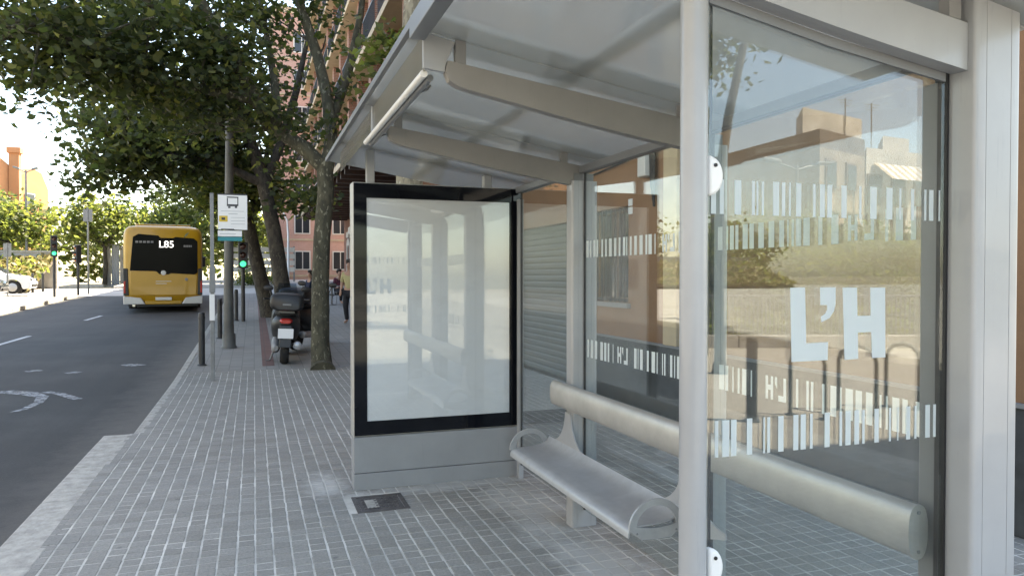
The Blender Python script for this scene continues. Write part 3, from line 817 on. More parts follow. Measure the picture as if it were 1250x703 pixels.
# manhole cover
mh = thing('manhole_cover', ((MAN[0] + MAN[1]) / 2, (MAN[2] + MAN[3]) / 2, 0), 'small rectangular rusty iron inspection cover in the pavement before the advertising panel', 'manhole cover')
x0, x1, y0, y1 = MAN
fm = MB()
for b in ((x0, x1, y0, y0 + .03), (x0, x1, y1 - .03, y1), (x0, x0 + .03, y0 + .03, y1 - .03), (x1 - .03, x1, y0 + .03, y1 - .03)): fm.box(b[0], b[1], b[2], b[3], -.02, .003)
fm.build('frame', M['rust'], mh)
lid = MB().box(x0 + .033, x1 - .033, y0 + .033, y1 - .033, -.02, -.001).build('lid', M['rust'], mh)
kn = MB()
for a in range(9):
    for b in range(5):
        u = x0 + .05 + (x1 - x0 - .1) * (a + .5) / 9; v = y0 + .05 + (y1 - y0 - .1) * (b + .5) / 5
        if a in (1, 2) and b in (1, 2, 3): continue
        kn.box(u - .008, u + .008, v - .012, v + .012, -.001, .003)
tag(kn.build('raised_studs', M['rust'], lid), kind='stuff')
MB().box(x0 + .08, x0 + .16, y0 + .09, y1 - .1, -.001, .002).build('badge', M['kerb'], lid)

# ------------------------------------------------------------------ trees
LOBED = np.array([(0, -.5), (.28, -.42), (.52, -.05), (.26, .06), (0, .52), (-.26, .06), (-.52, -.05), (-.28, -.42)])
OVAL = np.array([(0, -.5), (.30, -.05), (0, .5), (-.30, -.05)])
def leaves_mesh(name, centres, size, mats, probs, shape=LOBED, droop=0.5, seed=1):
    r = np.random.default_rng(seed)
    n = len(centres); k = len(shape)
    nrm = r.normal(size=(n, 3)); nrm[:, 2] = np.abs(nrm[:, 2]) + droop
    nrm /= np.linalg.norm(nrm, axis=1)[:, None]
    t = r.normal(size=(n, 3)); u = np.cross(nrm, t); u /= np.linalg.norm(u, axis=1)[:, None]
    w = np.cross(nrm, u)
    s = size * r.uniform(.6, 1.25, size=n)
    V = centres[:, None, :] + s[:, None, None] * (u[:, None, :] * shape[None, :, 0, None] + w[:, None, :] * shape[None, :, 1, None])
    fold = (np.abs(shape[:, 0]) * 0.35)
    V = V + nrm[:, None, :] * (s[:, None] * fold[None, :])[:, :, None] * r.uniform(-.6, 1.0, size=n)[:, None, None]
    me = bpy.data.meshes.new(name)
    me.vertices.add(n * k); me.vertices.foreach_set('co', V.reshape(-1).astype(np.float32))
    me.loops.add(n * k); me.loops.foreach_set('vertex_index', np.arange(n * k, dtype=np.int32))
    me.polygons.add(n); me.polygons.foreach_set('loop_start', np.arange(0, n * k, k, dtype=np.int32))
    me.polygons.foreach_set('material_index', r.choice(len(mats), size=n, p=probs).astype(np.int32))
    for m_ in mats: me.materials.append(m_)
    me.update(calc_edges=True)
    return me
def clumps_in(ells, count, seed):
    """clump centres spread through ellipsoids (centre, radii, weight)"""
    r = np.random.default_rng(seed); out = []
    wts = np.array([e[2] for e in ells], float); wts /= wts.sum()
    for (c, rad, w), m_ in zip(ells, (wts * count).astype(int)):
        d = r.normal(size=(m_, 3)); d /= np.linalg.norm(d, axis=1)[:, None]
        out.append(np.array(c) + d * (r.random(m_) ** 0.42)[:, None] * np.array(rad))
    return np.concatenate(out)
def spray(cl, per, rad, seed, flat=0.65):
    r = np.random.default_rng(seed)
    p = r.normal(size=(len(cl), per, 3)) * rad * np.array([1, 1, flat]) * r.uniform(.55, 1.25, size=(len(cl), 1, 1))
    return (cl[:, None, :] + p).reshape(-1, 3)
def branch_pts(a, b, sag, r, n=5):
    a, b = Vector(a), Vector(b); out = []
    off = Vector((r.uniform(-1, 1), r.uniform(-1, 1), r.uniform(-.2, 1))) * (b - a).length * sag
    for i in range(n + 1):
        t = i / n; out.append(a.lerp(b, t) + off * math.sin(math.pi * t))
    return out
def tree(name, label, trunk, limbs, ells, nclump, per, crad, leaf, mats, probs, bark, seed, shape=LOBED, group=None, twigs=0.6, ground_z=None):
    """trunk and limbs are (points, radii); twigs run from the limbs to the clumps"""
    r = random.Random(seed)
    base = Vector(trunk[0][0])
    t = thing(name, base, label, 'tree', group)
    mb = MB(); mb.tube(trunk[0], trunk[1], 12)
    tk = mb.build('trunk', bark, t, smooth=60)
    nodes = []
    for pts, rad in limbs:
        MB().tube(pts, rad, 9).build('limb', bark, t, smooth=60)
        for p in pts: nodes.append(Vector(p))
    nodes.append(Vector(trunk[0][-1]))
    cl = clumps_in(ells, nclump, seed)
    tw = MB()
    for c in cl:
        if r.random() > twigs: continue
        c = Vector(c); nn = min(nodes, key=lambda q: (q - c).length + (0.8 if q.z > c.z else 0))
        if (nn - c).length > 6: continue
        L = (nn - c).length
        tw.tube(branch_pts(nn, c, 0.1, r, 4), [0.012 + .012 * L * (1 - i / 4) for i in range(5)], 5, cap=False)
    if tw.v: tag(tw.build('twigs', bark, t, smooth=60), kind='stuff')
    pts = spray(cl, per, crad, seed + 1)
    tag(link('crown', leaves_mesh('crown', pts, leaf, mats, probs, shape, seed=seed + 2), t), kind='stuff')
    return t
def P(x, y, d): return tuple(at_d(x, y, d))
SH = [M['leaf1'], M['leaf2'], M['leaf3']]
def E(x, y, d, rx, ry, rz, w): return (P(x, y, d), (rx, ry, rz), w)

b1 = at_ground(394, 451)
d1 = 12.66
tr1 = ([(b1.x, b1.y, -.05), P(393, 445, d1), P(391, 420, d1), P(391, 350, d1), P(393, 290, d1), P(398, 235, d1), P(396, 195, d1)], [.23, .18, .155, .148, .142, .142, .135])
li1 = [([P(396, 205, d1), P(370, 180, 12.6), P(340, 160, 12.5), P(312, 122, 12.3), P(285, 70, 12), P(255, 22, 11.8), P(225, -40, 11.5), P(180, -110, 11)], [.13, .125, .115, .105, .10, .09, .07, .04]),
       ([P(398, 210, d1), P(405, 170, 12.8), P(400, 120, 13), P(388, 70, 13.2), P(368, 10, 13.4), P(350, -70, 13.5), P(340, -160, 13.5)], [.125, .115, .105, .095, .085, .07, .04]),
       ([P(404, 150, 12.9), P(425, 90, 13.4), P(440, 20, 13.8), P(450, -60, 14)], [.09, .08, .06, .03]),
       ([P(312, 122, 12.3), P(250, 110, 11.8), P(180, 92, 11.2), P(110, 62, 10.5), P(50, 30, 10)], [.09, .075, .06, .045, .02]),
       ([P(255, 22, 11.8), P(200, 15, 11.5), P(120, -30, 11), P(40, -60, 10.5)], [.07, .06, .04, .02]),
       ([P(340, 160, 12.5), P(335, 100, 12.9), P(325, 40, 13.5), P(310, -40, 14)], [.08, .07, .05, .03])]
el1 = [E(60, 50, 10.5, 1.2, 1.5, .62, 1.1), E(0, 30, 10.5, 1.2, 1.5, .75, 1.0), E(150, 40, 11, 1.2, 1.5, .9, 1.2), E(230, 60, 12, 1.2, 1.4, 1.0, 1.2), E(140, 110, 11.5, .7, 1.1, .45, .5),
       E(225, 140, 12.5, .9, 1.2, .7, .8), E(300, 40, 13.2, .8, 1.0, .8, .5), E(335, 215, 12.8, .3, .4, .22, .08), E(395, 10, 13.5, .45, .6, .5, .22), E(415, 112, 13.2, .26, .3, .28, .09), E(413, 160, 12.8, .3, .35, .16, .08),
       E(120, -90, 11, 3.2, 2.5, 1.0, 1.3), E(300, -120, 13, 3.0, 2.5, 1.3, 1.1), E(25, 100, 10.2, .5, .8, .28, .2), E(8, 142, 10, .16, .3, .08, .03), E(325, 135, 12.0, .45, .35, .3, .2), E(275, 75, 11.6, .6, .4, .45, .3)]
tree('plane_tree', 'plane tree with mottled olive trunk beside the parked scooters, crown spreading over the road', tr1, li1, el1, 190, 86, .33, .118, SH, [.42, .40, .18], M['bark'], 21)

# second and third planes further up the pavement
b2 = at_ground(352, 398); d2 = b2.dot(FWD) - CAM.dot(FWD)
tr2 = ([(b2.x, b2.y, b2.z - .05), P(350, 390, d2), P(343, 340, d2), P(334, 280, d2), P(322, 225, d2), P(312, 190, d2)], [.32, .26, .21, .195, .18, .165])
li2 = [([P(314, 195, d2), P(296, 150, d2), P(280, 90, d2 - .5), P(265, 30, d2 - 1)], [.17, .14, .11, .07]),
       ([P(322, 225, d2), P(345, 170, d2 + .5), P(362, 110, d2 + 1), P(375, 50, d2 + 1)], [.15, .12, .1, .06]),
       ([P(300, 160, d2), P(240, 135, d2 - 1), P(180, 100, d2 - 2), P(110, 80, d2 - 3)], [.15, .13, .1, .05]),
       ([P(322, 225, d2), P(270, 200, d2 - .5), P(210, 190, d2 - 1.5), P(150, 190, d2 - 2)], [.12, .1, .07, .03])]
el2 = [E(150, 180, d2 - 2, 1.15, 1.5, .8, 1.0), E(205, 145, d2 - 1, 1.6, 1.7, 1.1, 1.2), E(165, 205, d2 - 1.5, 1.2, 1.4, .34, .6), E(262, 190, d2, 1.1, 1.4, .8, .8), E(280, 115, d2, 1.6, 1.7, 1.4, 1.0),
       E(135, 120, d2 - 2, 1.0, 1.4, .8, .6), E(366, 240, d2 - .5, .6, .7, .35, .2), E(358, 150, d2 + 1, .6, .8, .7, .2), E(225, 205, d2 - .5, .9, 1.1, .3, .3), E(220, 30, d2, 3.3, 3, 1.8, 1.0), E(108, 222, d2 - 2.5, .35, .7, .2, .1)]
tree('plane_tree', 'thick grey leaning plane trunk directly behind the scooters, crown hanging low behind the bus', tr2, li2, el2, 180, 70, .43, .165, SH, [.42, .40, .18], M['bark3'], 33)
b3 = at_ground(330, 387); d3 = b3.dot(FWD) - CAM.dot(FWD)
tr3 = ([(b3.x, b3.y, b3.z - .05), P(326, 372, d3), P(318, 340, d3), P(310, 305, d3), P(302, 270, d3), P(290, 230, d3)], [.30, .25, .22, .20, .19, .15])
li3 = [([P(292, 235, d3), P(275, 190, d3), P(262, 140, d3), P(250, 100, d3)], [.13, .1, .08, .05]), ([P(302, 270, d3), P(320, 220, d3), P(330, 160, d3)], [.11, .09, .05])]
el3 = [E(285, 225, d3, 1.2, 1.6, .9, .9), E(262, 225, d3, .7, 1.2, .8, .5), E(310, 235, d3, 1.2, 1.4, .8, .5), E(265, 165, d3, 1.8, 2, 1.4, .8)]
tree('plane_tree', 'slim plane trunk leaning left, third along the pavement behind the bus stop sign', tr3, li3, el3, 130, 50, .55, .25, [M['leaf2'], M['leaf3'], M['leaf4']], [.4, .4, .2], M['bark3'], 44, shape=OVAL)
# pale plane behind the shelter
b0 = Vector((2.12, 10.3, 0)); d0 = b0.dot(FWD)
tr0 = ([(2.12, 10.3, -.05), (2.1, 10.3, 1.5), (2.08, 10.32, 3), (2.12, 10.3, 4.5), (2.2, 10.3, 6.0), (2.2, 10.4, 7.5)], [.25, .21, .19, .18, .16, .12])
li0 = [([(2.1, 10.3, 4.6), P(480, 62, 9.6), P(462, 30, 9.4)], [.06, .035, .015]), ([(2.2, 10.3, 6), (3.0, 10, 7.2), (3.6, 10, 8.5)], [.09, .07, .03]), ([(2.2, 10.3, 6.2), (1.6, 10.6, 7.5), (1.2, 10.8, 8.6)], [.09, .07, .03])]
el0 = [E(478, 70, 9.5, .26, .35, .26, .25), E(492, 95, 9.3, .2, .3, .18, .15), E(470, 105, 9.6, .16, .3, .14, .1), ((2.5, 10.2, 8.2), (1.9, 1.6, 1.1), 2.2)]
tree('plane_tree', 'pale barked plane tree standing behind the shelter roof, bright leaf sprays over the gutter', tr0, li0, el0, 95, 46, .2, .115, [M['leaf2'], M['leaf3'], M['leaf4']], [.3, .4, .3], M['bark2'], 55)

# bright trees beyond the crossing
far = [(-14, 52, 1.2, 6.2, 'rounded yellow green tree left of the amber signal beyond the crossing'), (-9.5, 56, 1.3, 7.2, 'tall yellow green tree rising left of the bus roof'),
       (-17.5, 58, 1.2, 7.0, 'loose pale tree in front of the orange building'), (-5.8, 60, 1.4, 7.8, 'bright tree filling the gap above the bus roof'),
       (-1.8, 58, 1.4, 7.0, 'bright tree between the bus and the stop sign'), (-21, 50, 1.2, 5.2, 'small yellowing tree above the white car')]
for k, (x, y, w, h, lab) in enumerate(far):
    z = rise(y)
    tk = ([(x, y, z - .1), (x + .1, y, z + 1.2), (x, y, z + 2.6)], [.16, .13, .11])
    lm = [([(x, y, z + 2.4), (x + .7, y, z + 3.6), (x + 1.1, y, z + h * .72)], [.09, .07, .03]), ([(x, y, z + 2.4), (x - .8, y + .2, z + 3.6), (x - 1.2, y, z + h * .75)], [.09, .07, .03])]
    el = [((x, y, z + h * .62), (2.3, 2.2, h * .26), 2), ((x - 1.3, y, z + h * .5), (1.2, 1.4, .9), .7), ((x + 1.3, y - .5, z + h * .55), (1.3, 1.4, 1.0), .8)]
    tree('street_tree', lab, tk, lm, el, 70, 52, .5, .34, [M['leaf2'], M['leaf3'], M['leaf4']], [.2, .35, .45], M['bark3'], 70 + k, shape=OVAL, group='bright trees beyond the crossing')

# ------------------------------------------------------------------ street furniture
def post_at(px, py, dz=0.0): return at_ground(px, py, dz)
def bollard(loc, label, h=.92, r=.052):
    t = thing('bollard', loc, label, 'bollard', 'dark iron bollards along the kerb')
    MB().lathe([(r, 0), (r, h - .12), (r * 1.12, h - .115), (r * 1.12, h - .075), (r, h - .07), (r, h - .02), (r * .8, h - .004), (r * .3, h)], (0, 0, 0), n=16).build('post', M['iron'], t, smooth=40, local=True)
    MB().lathe([(r * 1.5, -.02), (r * 1.5, .012), (r * 1.05, .03)], (0, 0, 0), n=16).build('base_ring', M['iron'], t, smooth=40, local=True)
bollard(post_at(246.5, 446), 'nearest dark bollard at the kerb, left of the bus stop post')
bollard(post_at(268.5, 413), 'dark bollard standing between the bus stop post and the lamp post')
bollard(post_at(288.5, 391.5), 'small far bollard just right of the lamp post')

# bus stop sign
sp0 = post_at(260, 464)
ss = thing('bus_stop_sign', sp0, 'slim grey bus stop post with white route board and teal strip', 'bus stop sign')
top = at_d(262, 236, (sp0 - CAM).dot(FWD))
ang = math.atan2(-YAW, 1) * 0
def L(px, py, dy=0.0):           # local point on the sign plane at the post's distance
    p = at_Y(px, py, sp0.y - dy); return p
H_ = top.z
MB().box(sp0.x - .028, sp0.x + .028, sp0.y - .016, sp0.y + .016, -.02, H_).build('post', M['steel'], ss, bevel=.004)
a, b = L(266, 238), L(302, 281)
bd = MB().box(a.x, b.x, sp0.y - .035, sp0.y - .018, b.z, a.z).build('board', M['white'], ss, bevel=.003)
MB().box(a.x - .01, b.x, sp0.y - .036, sp0.y - .016, a.z + .001, a.z + .02).build('board_rim', M['iron'], ss)
a2, b2_ = L(266, 281.5), L(295.5, 289)
MB().box(a2.x, b2_.x, sp0.y - .035, sp0.y - .018, b2_.z, a2.z).build('name_strip', M['white'], ss)
a3, b3_ = L(266, 289.2), L(295.5, 294.5)
MB().box(a3.x, b3_.x, sp0.y - .035, sp0.y - .018, b3_.z, a3.z).build('teal_strip', M['teal'], ss)
fy = sp0.y - .0355
def flat(name, x0, y0, x1, y1, mtl, parent=bd, off=0.0):
    p, q = L(x0, y0), L(x1, y1)
    return MB().box(p.x, q.x, fy - .001 - off, fy - off, q.z, p.z).build(name, mtl, parent)
flat('bus_symbol_roof', 277, 240.3, 291, 242.2, M['ink']); flat('bus_symbol_side', 277, 242.2, 278.3, 252, M['ink']); flat('bus_symbol_side', 289.8, 242.2, 291, 252, M['ink'])
flat('bus_symbol_front', 278.3, 249.6, 289.8, 252.4, M['ink']); flat('bus_symbol_wheel', 278.5, 252.4, 281.5, 254.4, M['ink']); flat('bus_symbol_wheel', 286.6, 252.4, 289.6, 254.4, M['ink'])
flat('print_line', 270, 257.6, 298, 258.8, M['inkgrey']); flat('print_line', 279, 261, 290, 261.9, M['inkgrey'])
flat('route_patch', 267.5, 263.5, 278, 271, M['ylabel']); flat('route_mark', 270.5, 265.7, 275, 268.8, M['ink'], off=.002)
for yy in (265.6, 269.6, 273.4): flat('print_line', 282, yy, 299, yy + .8, M['inkgrey'])
flat('print_line', 270, 279.3, 286, 280.6, M['ink']); flat('print_line', 268.5, 285.3, 288, 286.2, M['inkgrey'])
c0, c1 = L(255.8, 359), L(262.5, 391)
MB().box(c0.x, c1.x, sp0.y - .04, sp0.y - .018, c1.z, c0.z).build('timetable_case', M['white'], ss, bevel=.004)
c0, c1 = L(255.5, 326), L(263, 357)
MB().box(c0.x, c1.x, sp0.y - .038, sp0.y - .018, c1.z, c0.z).build('display_case', M['steel'], ss, bevel=.004)

# lamp posts
lp0 = post_at(279.5, 424.5)
lm = thing('lamp_post', lp0, 'tall thick grey lamp post behind the bus stop sign', 'lamp post')
MB().tube([(lp0.x, lp0.y, lp0.z - .05), (lp0.x, lp0.y, lp0.z + 1.2), (lp0.x + .03, lp0.y, lp0.z + 4), (lp0.x + .06, lp0.y, lp0.z + 8.5)], [.105, .095, .08, .06], 16).build('pole', M['pole'], lm, smooth=50)
MB().lathe([(.16, 0), (.16, .02), (.135, .05), (.128, .3)], (lp0.x, lp0.y, lp0.z), n=18).build('base', M['pole'], lm, smooth=40)
MB().tube([(lp0.x + .06, lp0.y, lp0.z + 8.4), (lp0.x - .4, lp0.y, lp0.z + 8.9), (lp0.x - 1.4, lp0.y, lp0.z + 9.0)], [.06, .05, .045], 10).build('arm', M['pole'], lm, smooth=50)
MB().loft([(-.35, 0, 0, .05, .03, 2.5), (-.2, 0, 0, .13, .06, 2.5), (.2, 0, 0, .14, .07, 2.5), (.35, 0, 0, .06, .04, 2.5)], 14).build('lantern', M['steel'], lm, smooth=50).location = (lp0.x - 1.6, lp0.y, lp0.z + 9.0)
def double_lamp(loc, h, label, arm=.9):
    t = thing('street_lamp', loc, label, 'street lamp')
    MB().tube([(0, 0, -.1), (0, 0, h * .5), (0, 0, h)], [.09, .075, .05], 10).build('pole', M['steel'], t, smooth=50, local=True)
    for s in (-1, 1):
        MB().tube([(0, 0, h - .15), (s * arm * .5, 0, h - .02), (s * arm, 0, h + .05)], .03, 8).build('arm', M['steel'], t, smooth=50, local=True)
        MB().prism([(s * arm * .75, h + .02), (s * arm * 1.5, h + .10), (s * arm * 1.5, h + .2), (s * arm * .75, h + .12)], 'y', -.16, .16).build('lantern', M['steel'], t, bevel=.02, local=True)
    return t
p = at_ground(33, 349); dd = (p - CAM).dot(FWD)
double_lamp(p, at_d(33, 208, dd).z - p.z, 'twin headed street lamp before the orange building', arm=.42)
# curved white lamp in front of the pink building
p = Vector((at_d(352, 345, 44).x, at_d(352, 345, 44).y, 0)); p.z = rise(p.y)
t = thing('street_lamp', p, 'slim white lamp post with a curved arm before the pink brick building', 'street lamp')
MB().tube([(0, 0, 0), (0, 0, 3.2), (-.05, 0, 4.0), (-.3, 0, 4.55), (-.7, 0, 4.7)], [.07, .06, .05, .045, .04], 10).build('pole', M['white'], t, smooth=50, local=True)
MB().loft([(-.12, 0, 0, .16, .05, 2.5), (.12, 0, 0, .16, .05, 2.5)], 12).build('lantern', M['white'], t, smooth=50, local=True).location = (-.85, 0, 4.69)

# traffic lights
def traffic_light(loc, h, label, face, lit, faces_cam=True, head=.62):
    t = thing('traffic_light', loc, label, 'traffic light', rz=face)
    MB().tube([(0, 0, -.1), (0, 0, h - head)], .055, 12).build('pole', M['iron'], t, smooth=50, local=True)
    hd = MB().box(-.13, .13, -.12, .12, h - head, h).build('head', M['blackplastic'], t, bevel=.02, local=True)
    for k, nm in enumerate(('red', 'amber', 'green')):
        zz = h - head * (k + .5) / 3
        mt = M['green_on'] if (lit == 'green' and k == 2) else (M['amber'] if lit == 'amber' else M['lens_off'])
        MB().lathe([(.085, 0), (.07, -.02), (.03, -.03)], (0, -.121, zz), 'y', 16).build('lens', mt, hd, smooth=50, local=True)
        vis = MB()
        n = 10
        A = [R(10 + 160 * i / n) for i in range(n + 1)]
        vs = [(.1 * math.cos(a), -.121, zz + .1 * math.sin(a)) for a in A] + [(.1 * math.cos(a), -.121 - .13, zz + .1 * math.sin(a)) for a in A]
        vis.add(vs, [(i, i + 1, n + 2 + i, n + 1 + i) for i in range(n)])
        vis.build('visor', M['blackplastic'], hd, smooth=50, local=True)
    return t
p = at_ground(66.5, 362.5); dd = (p - CAM).dot(FWD)
traffic_light(p, at_d(66, 287.5, dd).z - p.z, 'traffic light showing green on the sunlit left pavement', R(14), 'green', head=.95)
p = at_ground(297, 392); dd = (p - CAM).dot(FWD)
traffic_light(p, at_d(297, 296, dd).z - p.z, 'traffic light showing green beyond the lamp post on the right pavement', R(2), 'green', head=.75)
p = at_ground(95.5, 358); dd = (p - CAM).dot(FWD)
traffic_light(p, at_d(96, 299, dd).z - p.z, 'unlit traffic light seen from the side with orange hoods', R(-58), 'amber', head=.9)
# low posts on the left pavement
for k, (px, py, lab) in enumerate(((24.5, 358, 'short dark post in front of the white car bonnet'), (40, 357, 'short dark post just right of the white car'), (52.5, 356, 'short dark post second to the right of the white car'))):
    bollard(at_ground(px, py), lab, .95, .06)
p = at_ground(9.5, 360)
t = thing('sign_post', p, 'thin grey post standing before the dark car at the left edge', 'post')
MB().tube([(0, 0, -.05), (0, 0, 2.4)], .035, 10).build('pole', M['steel'], t, smooth=50, local=True)
MB().box(-.16, .16, -.01, .0, 1.75, 2.38).build('plate', M['steel'], t, local=True)
p = at_ground(108, 358)
t = thing('sign_post', p, 'thin sign post between the side-on traffic light and the bus', 'post')
MB().tube([(0, 0, -.05), (0, 0, 4.2)], .04, 10).build('pole', M['steel'], t, smooth=50, local=True)
MB().box(-.2, .2, -.02, .0, 3.5, 4.1).build('plate', M['grey'], t, local=True)

# ------------------------------------------------------------------ the bus
bus_p = at_ground(200, 381.5, -0.14)
bus = thing('bus', bus_p, 'yellow city bus seen from behind showing L85 on its rear display', 'bus', rz=R(5.0))
LEN, W2 = 10.6, 1.275
secs = [(0.0, 0, 1.70, 1.16, 1.27, 7), (.05, 0, 1.70, 1.23, 1.33, 8), (.18, 0, 1.70, W2, 1.37, 9), (4, 0, 1.70, W2, 1.38, 10), (LEN - .3, 0, 1.70, W2, 1.37, 9), (LEN, 0, 1.70, 1.15, 1.28, 7)]
body = MB().loft(secs, 44).build('body', M['yellow'], bus, smooth=50, local=True)
def BX(cx, cy): return ((cx - 430) * .00475, (650 - cy) * .00535)
def rear_poly(name, pts, y0, y1, mtl, parent, bevel=0.0):
    return MB().prism([BX(*p) for p in pts][::-1], 'y', y0, y1).build(name, mtl, parent, local=True, bevel=bevel)
rw = rear_poly('rear_window', [(228, 152), (262, 132), (395, 140), (412, 156), (495, 156), (512, 148), (640, 156), (664, 176), (664, 386), (640, 398), (480, 390), (462, 398), (402, 396), (382, 376), (206, 372)], -.03, .03, M['busglass'], bus, .01)
for s in (-1, 1):
    zs = [(1.10 * s, .62), (1.268 * s, .62), (1.27 * s, 1.56), (1.13 * s, 1.56)]
    pil = MB().prism(zs if s < 0 else zs[::-1], 'y', -.02, .25).build('corner_pillar', M['blackplastic'], bus, local=True, bevel=.015)
    MB().box(min(1.20 * s, 1.262 * s), max(1.20 * s, 1.262 * s), -.035, -.015, .70, 1.12).build('tail_light', M['red'], pil, bevel=.01, local=True)
    MB().prism([(.58 * s, .30), (1.27 * s, .30), (1.278 * s, .60), (.72 * s, .53)][::(-1 if s > 0 else 1)], 'y', -.05, .3).build('bumper_corner', M['silver'], bus, local=True, bevel=.02)
MB().prism([(-.58, .30), (.58, .30), (.60, .42), (-.60, .42)], 'y', -.035, .2).build('bumper_centre', M['yellow'], bus, local=True, bevel=.02)
pl = MB().box(-.26, .26, -.055, -.035, .44, .55).build('number_plate', M['silver'], bus, local=True, bevel=.005)
eng = MB().prism([(-1.06, .62), (1.06, .62), (1.10, 1.30), (.98, 1.40), (.22, 1.42), (.1, 1.36), (-.1, 1.36), (-.22, 1.46), (-1.05, 1.46)], 'y', -.022, .02).build('engine_door', M['yellow'], bus, local=True, bevel=.012)
MB().lathe([(.055, 0), (.05, -.012)], (.74, -.022, 1.18), 'y', 16).build('filler_cap', M['grey'], eng, local=True)
MB().lathe([(.085, 0), (.085, -.01), (.07, -.012)], (0, -.032, 1.41), 'y', 20).build('badge', M['silver'], bus, local=True)
for zz, w in ((1.10, .5), (1.02, .35)):
    MB().box(-.25, -.25 + w, -.0235, -.0222, zz, zz + .02).build('script_line', M['silver'], eng, local=True)
me = text_mesh('L85', .34, 'route_number', .003, M['led'])
o = link('route_number', me, bus, local=True); o.rotation_euler = (R(90), 0, 0); o.location = (.10, -.034, 2.41)
for x0, x1, zz in ((-.88, -.28, 2.46), (.66, .94, 2.33)):
    for k in range(5):
        u0 = x0 + (x1 - x0) * k / 5; MB().box(u0, u0 + (x1 - x0) / 7, -.0335, -.031, zz, zz + .07).build('print_mark', M['grey'], rw, local=True)
for s in (-1, 1):
    MB().box(min(s * 1.262, s * 1.285), max(s * 1.262, s * 1.285), .5, LEN - .5, 1.45, 2.65).build('side_window', M['busglass'], bus, local=True, bevel=.01)
    for yq in (2.9, 8.6):
        wh = MB().lathe([(.30, 0), (.46, .03), (.48, .1), (.48, .22), (.46, .28), (.3, .3)], (s * 1.27 - (.3 if s > 0 else 0), yq, .48), 'x', 24).build('wheel', M['tyre'], bus, smooth=40, local=True)
        MB().lathe([(.27, 0), (.2, .02 * s), (.08, .05 * s)], (s * 1.275, yq, .48), 'x', 20).build('rim', M['silver'], wh, smooth=40, local=True)
    ar = MB().tube([(s * 1.2, LEN - .1, 2.5), (s * 1.5, LEN + .15, 2.45), (s * 1.58, LEN + .12, 2.2)], .03, 8).build('mirror_arm', M['blackplastic'], bus, smooth=50, local=True)
    MB().box(s * 1.58 - .12, s * 1.58 + .12, LEN + .05, LEN + .2, 1.75, 2.25).build('mirror', M['blackplastic'], bus, bevel=.04, local=True)
MB().box(-1.12, 1.12, .12, LEN - .2, .22, .36).build('underframe', M['blackplastic'], bus, local=True)
MB().box(-.9, .9, .6, 5.5, 3.07, 3.16).build('roof_unit', M['yellow'], bus, bevel=.03, local=True)
MB().tube([(-.95, -.02, .27), (-.95, .35, .27)], .05, 10).build('exhaust', M['chrome'], bus, smooth=50, local=True)

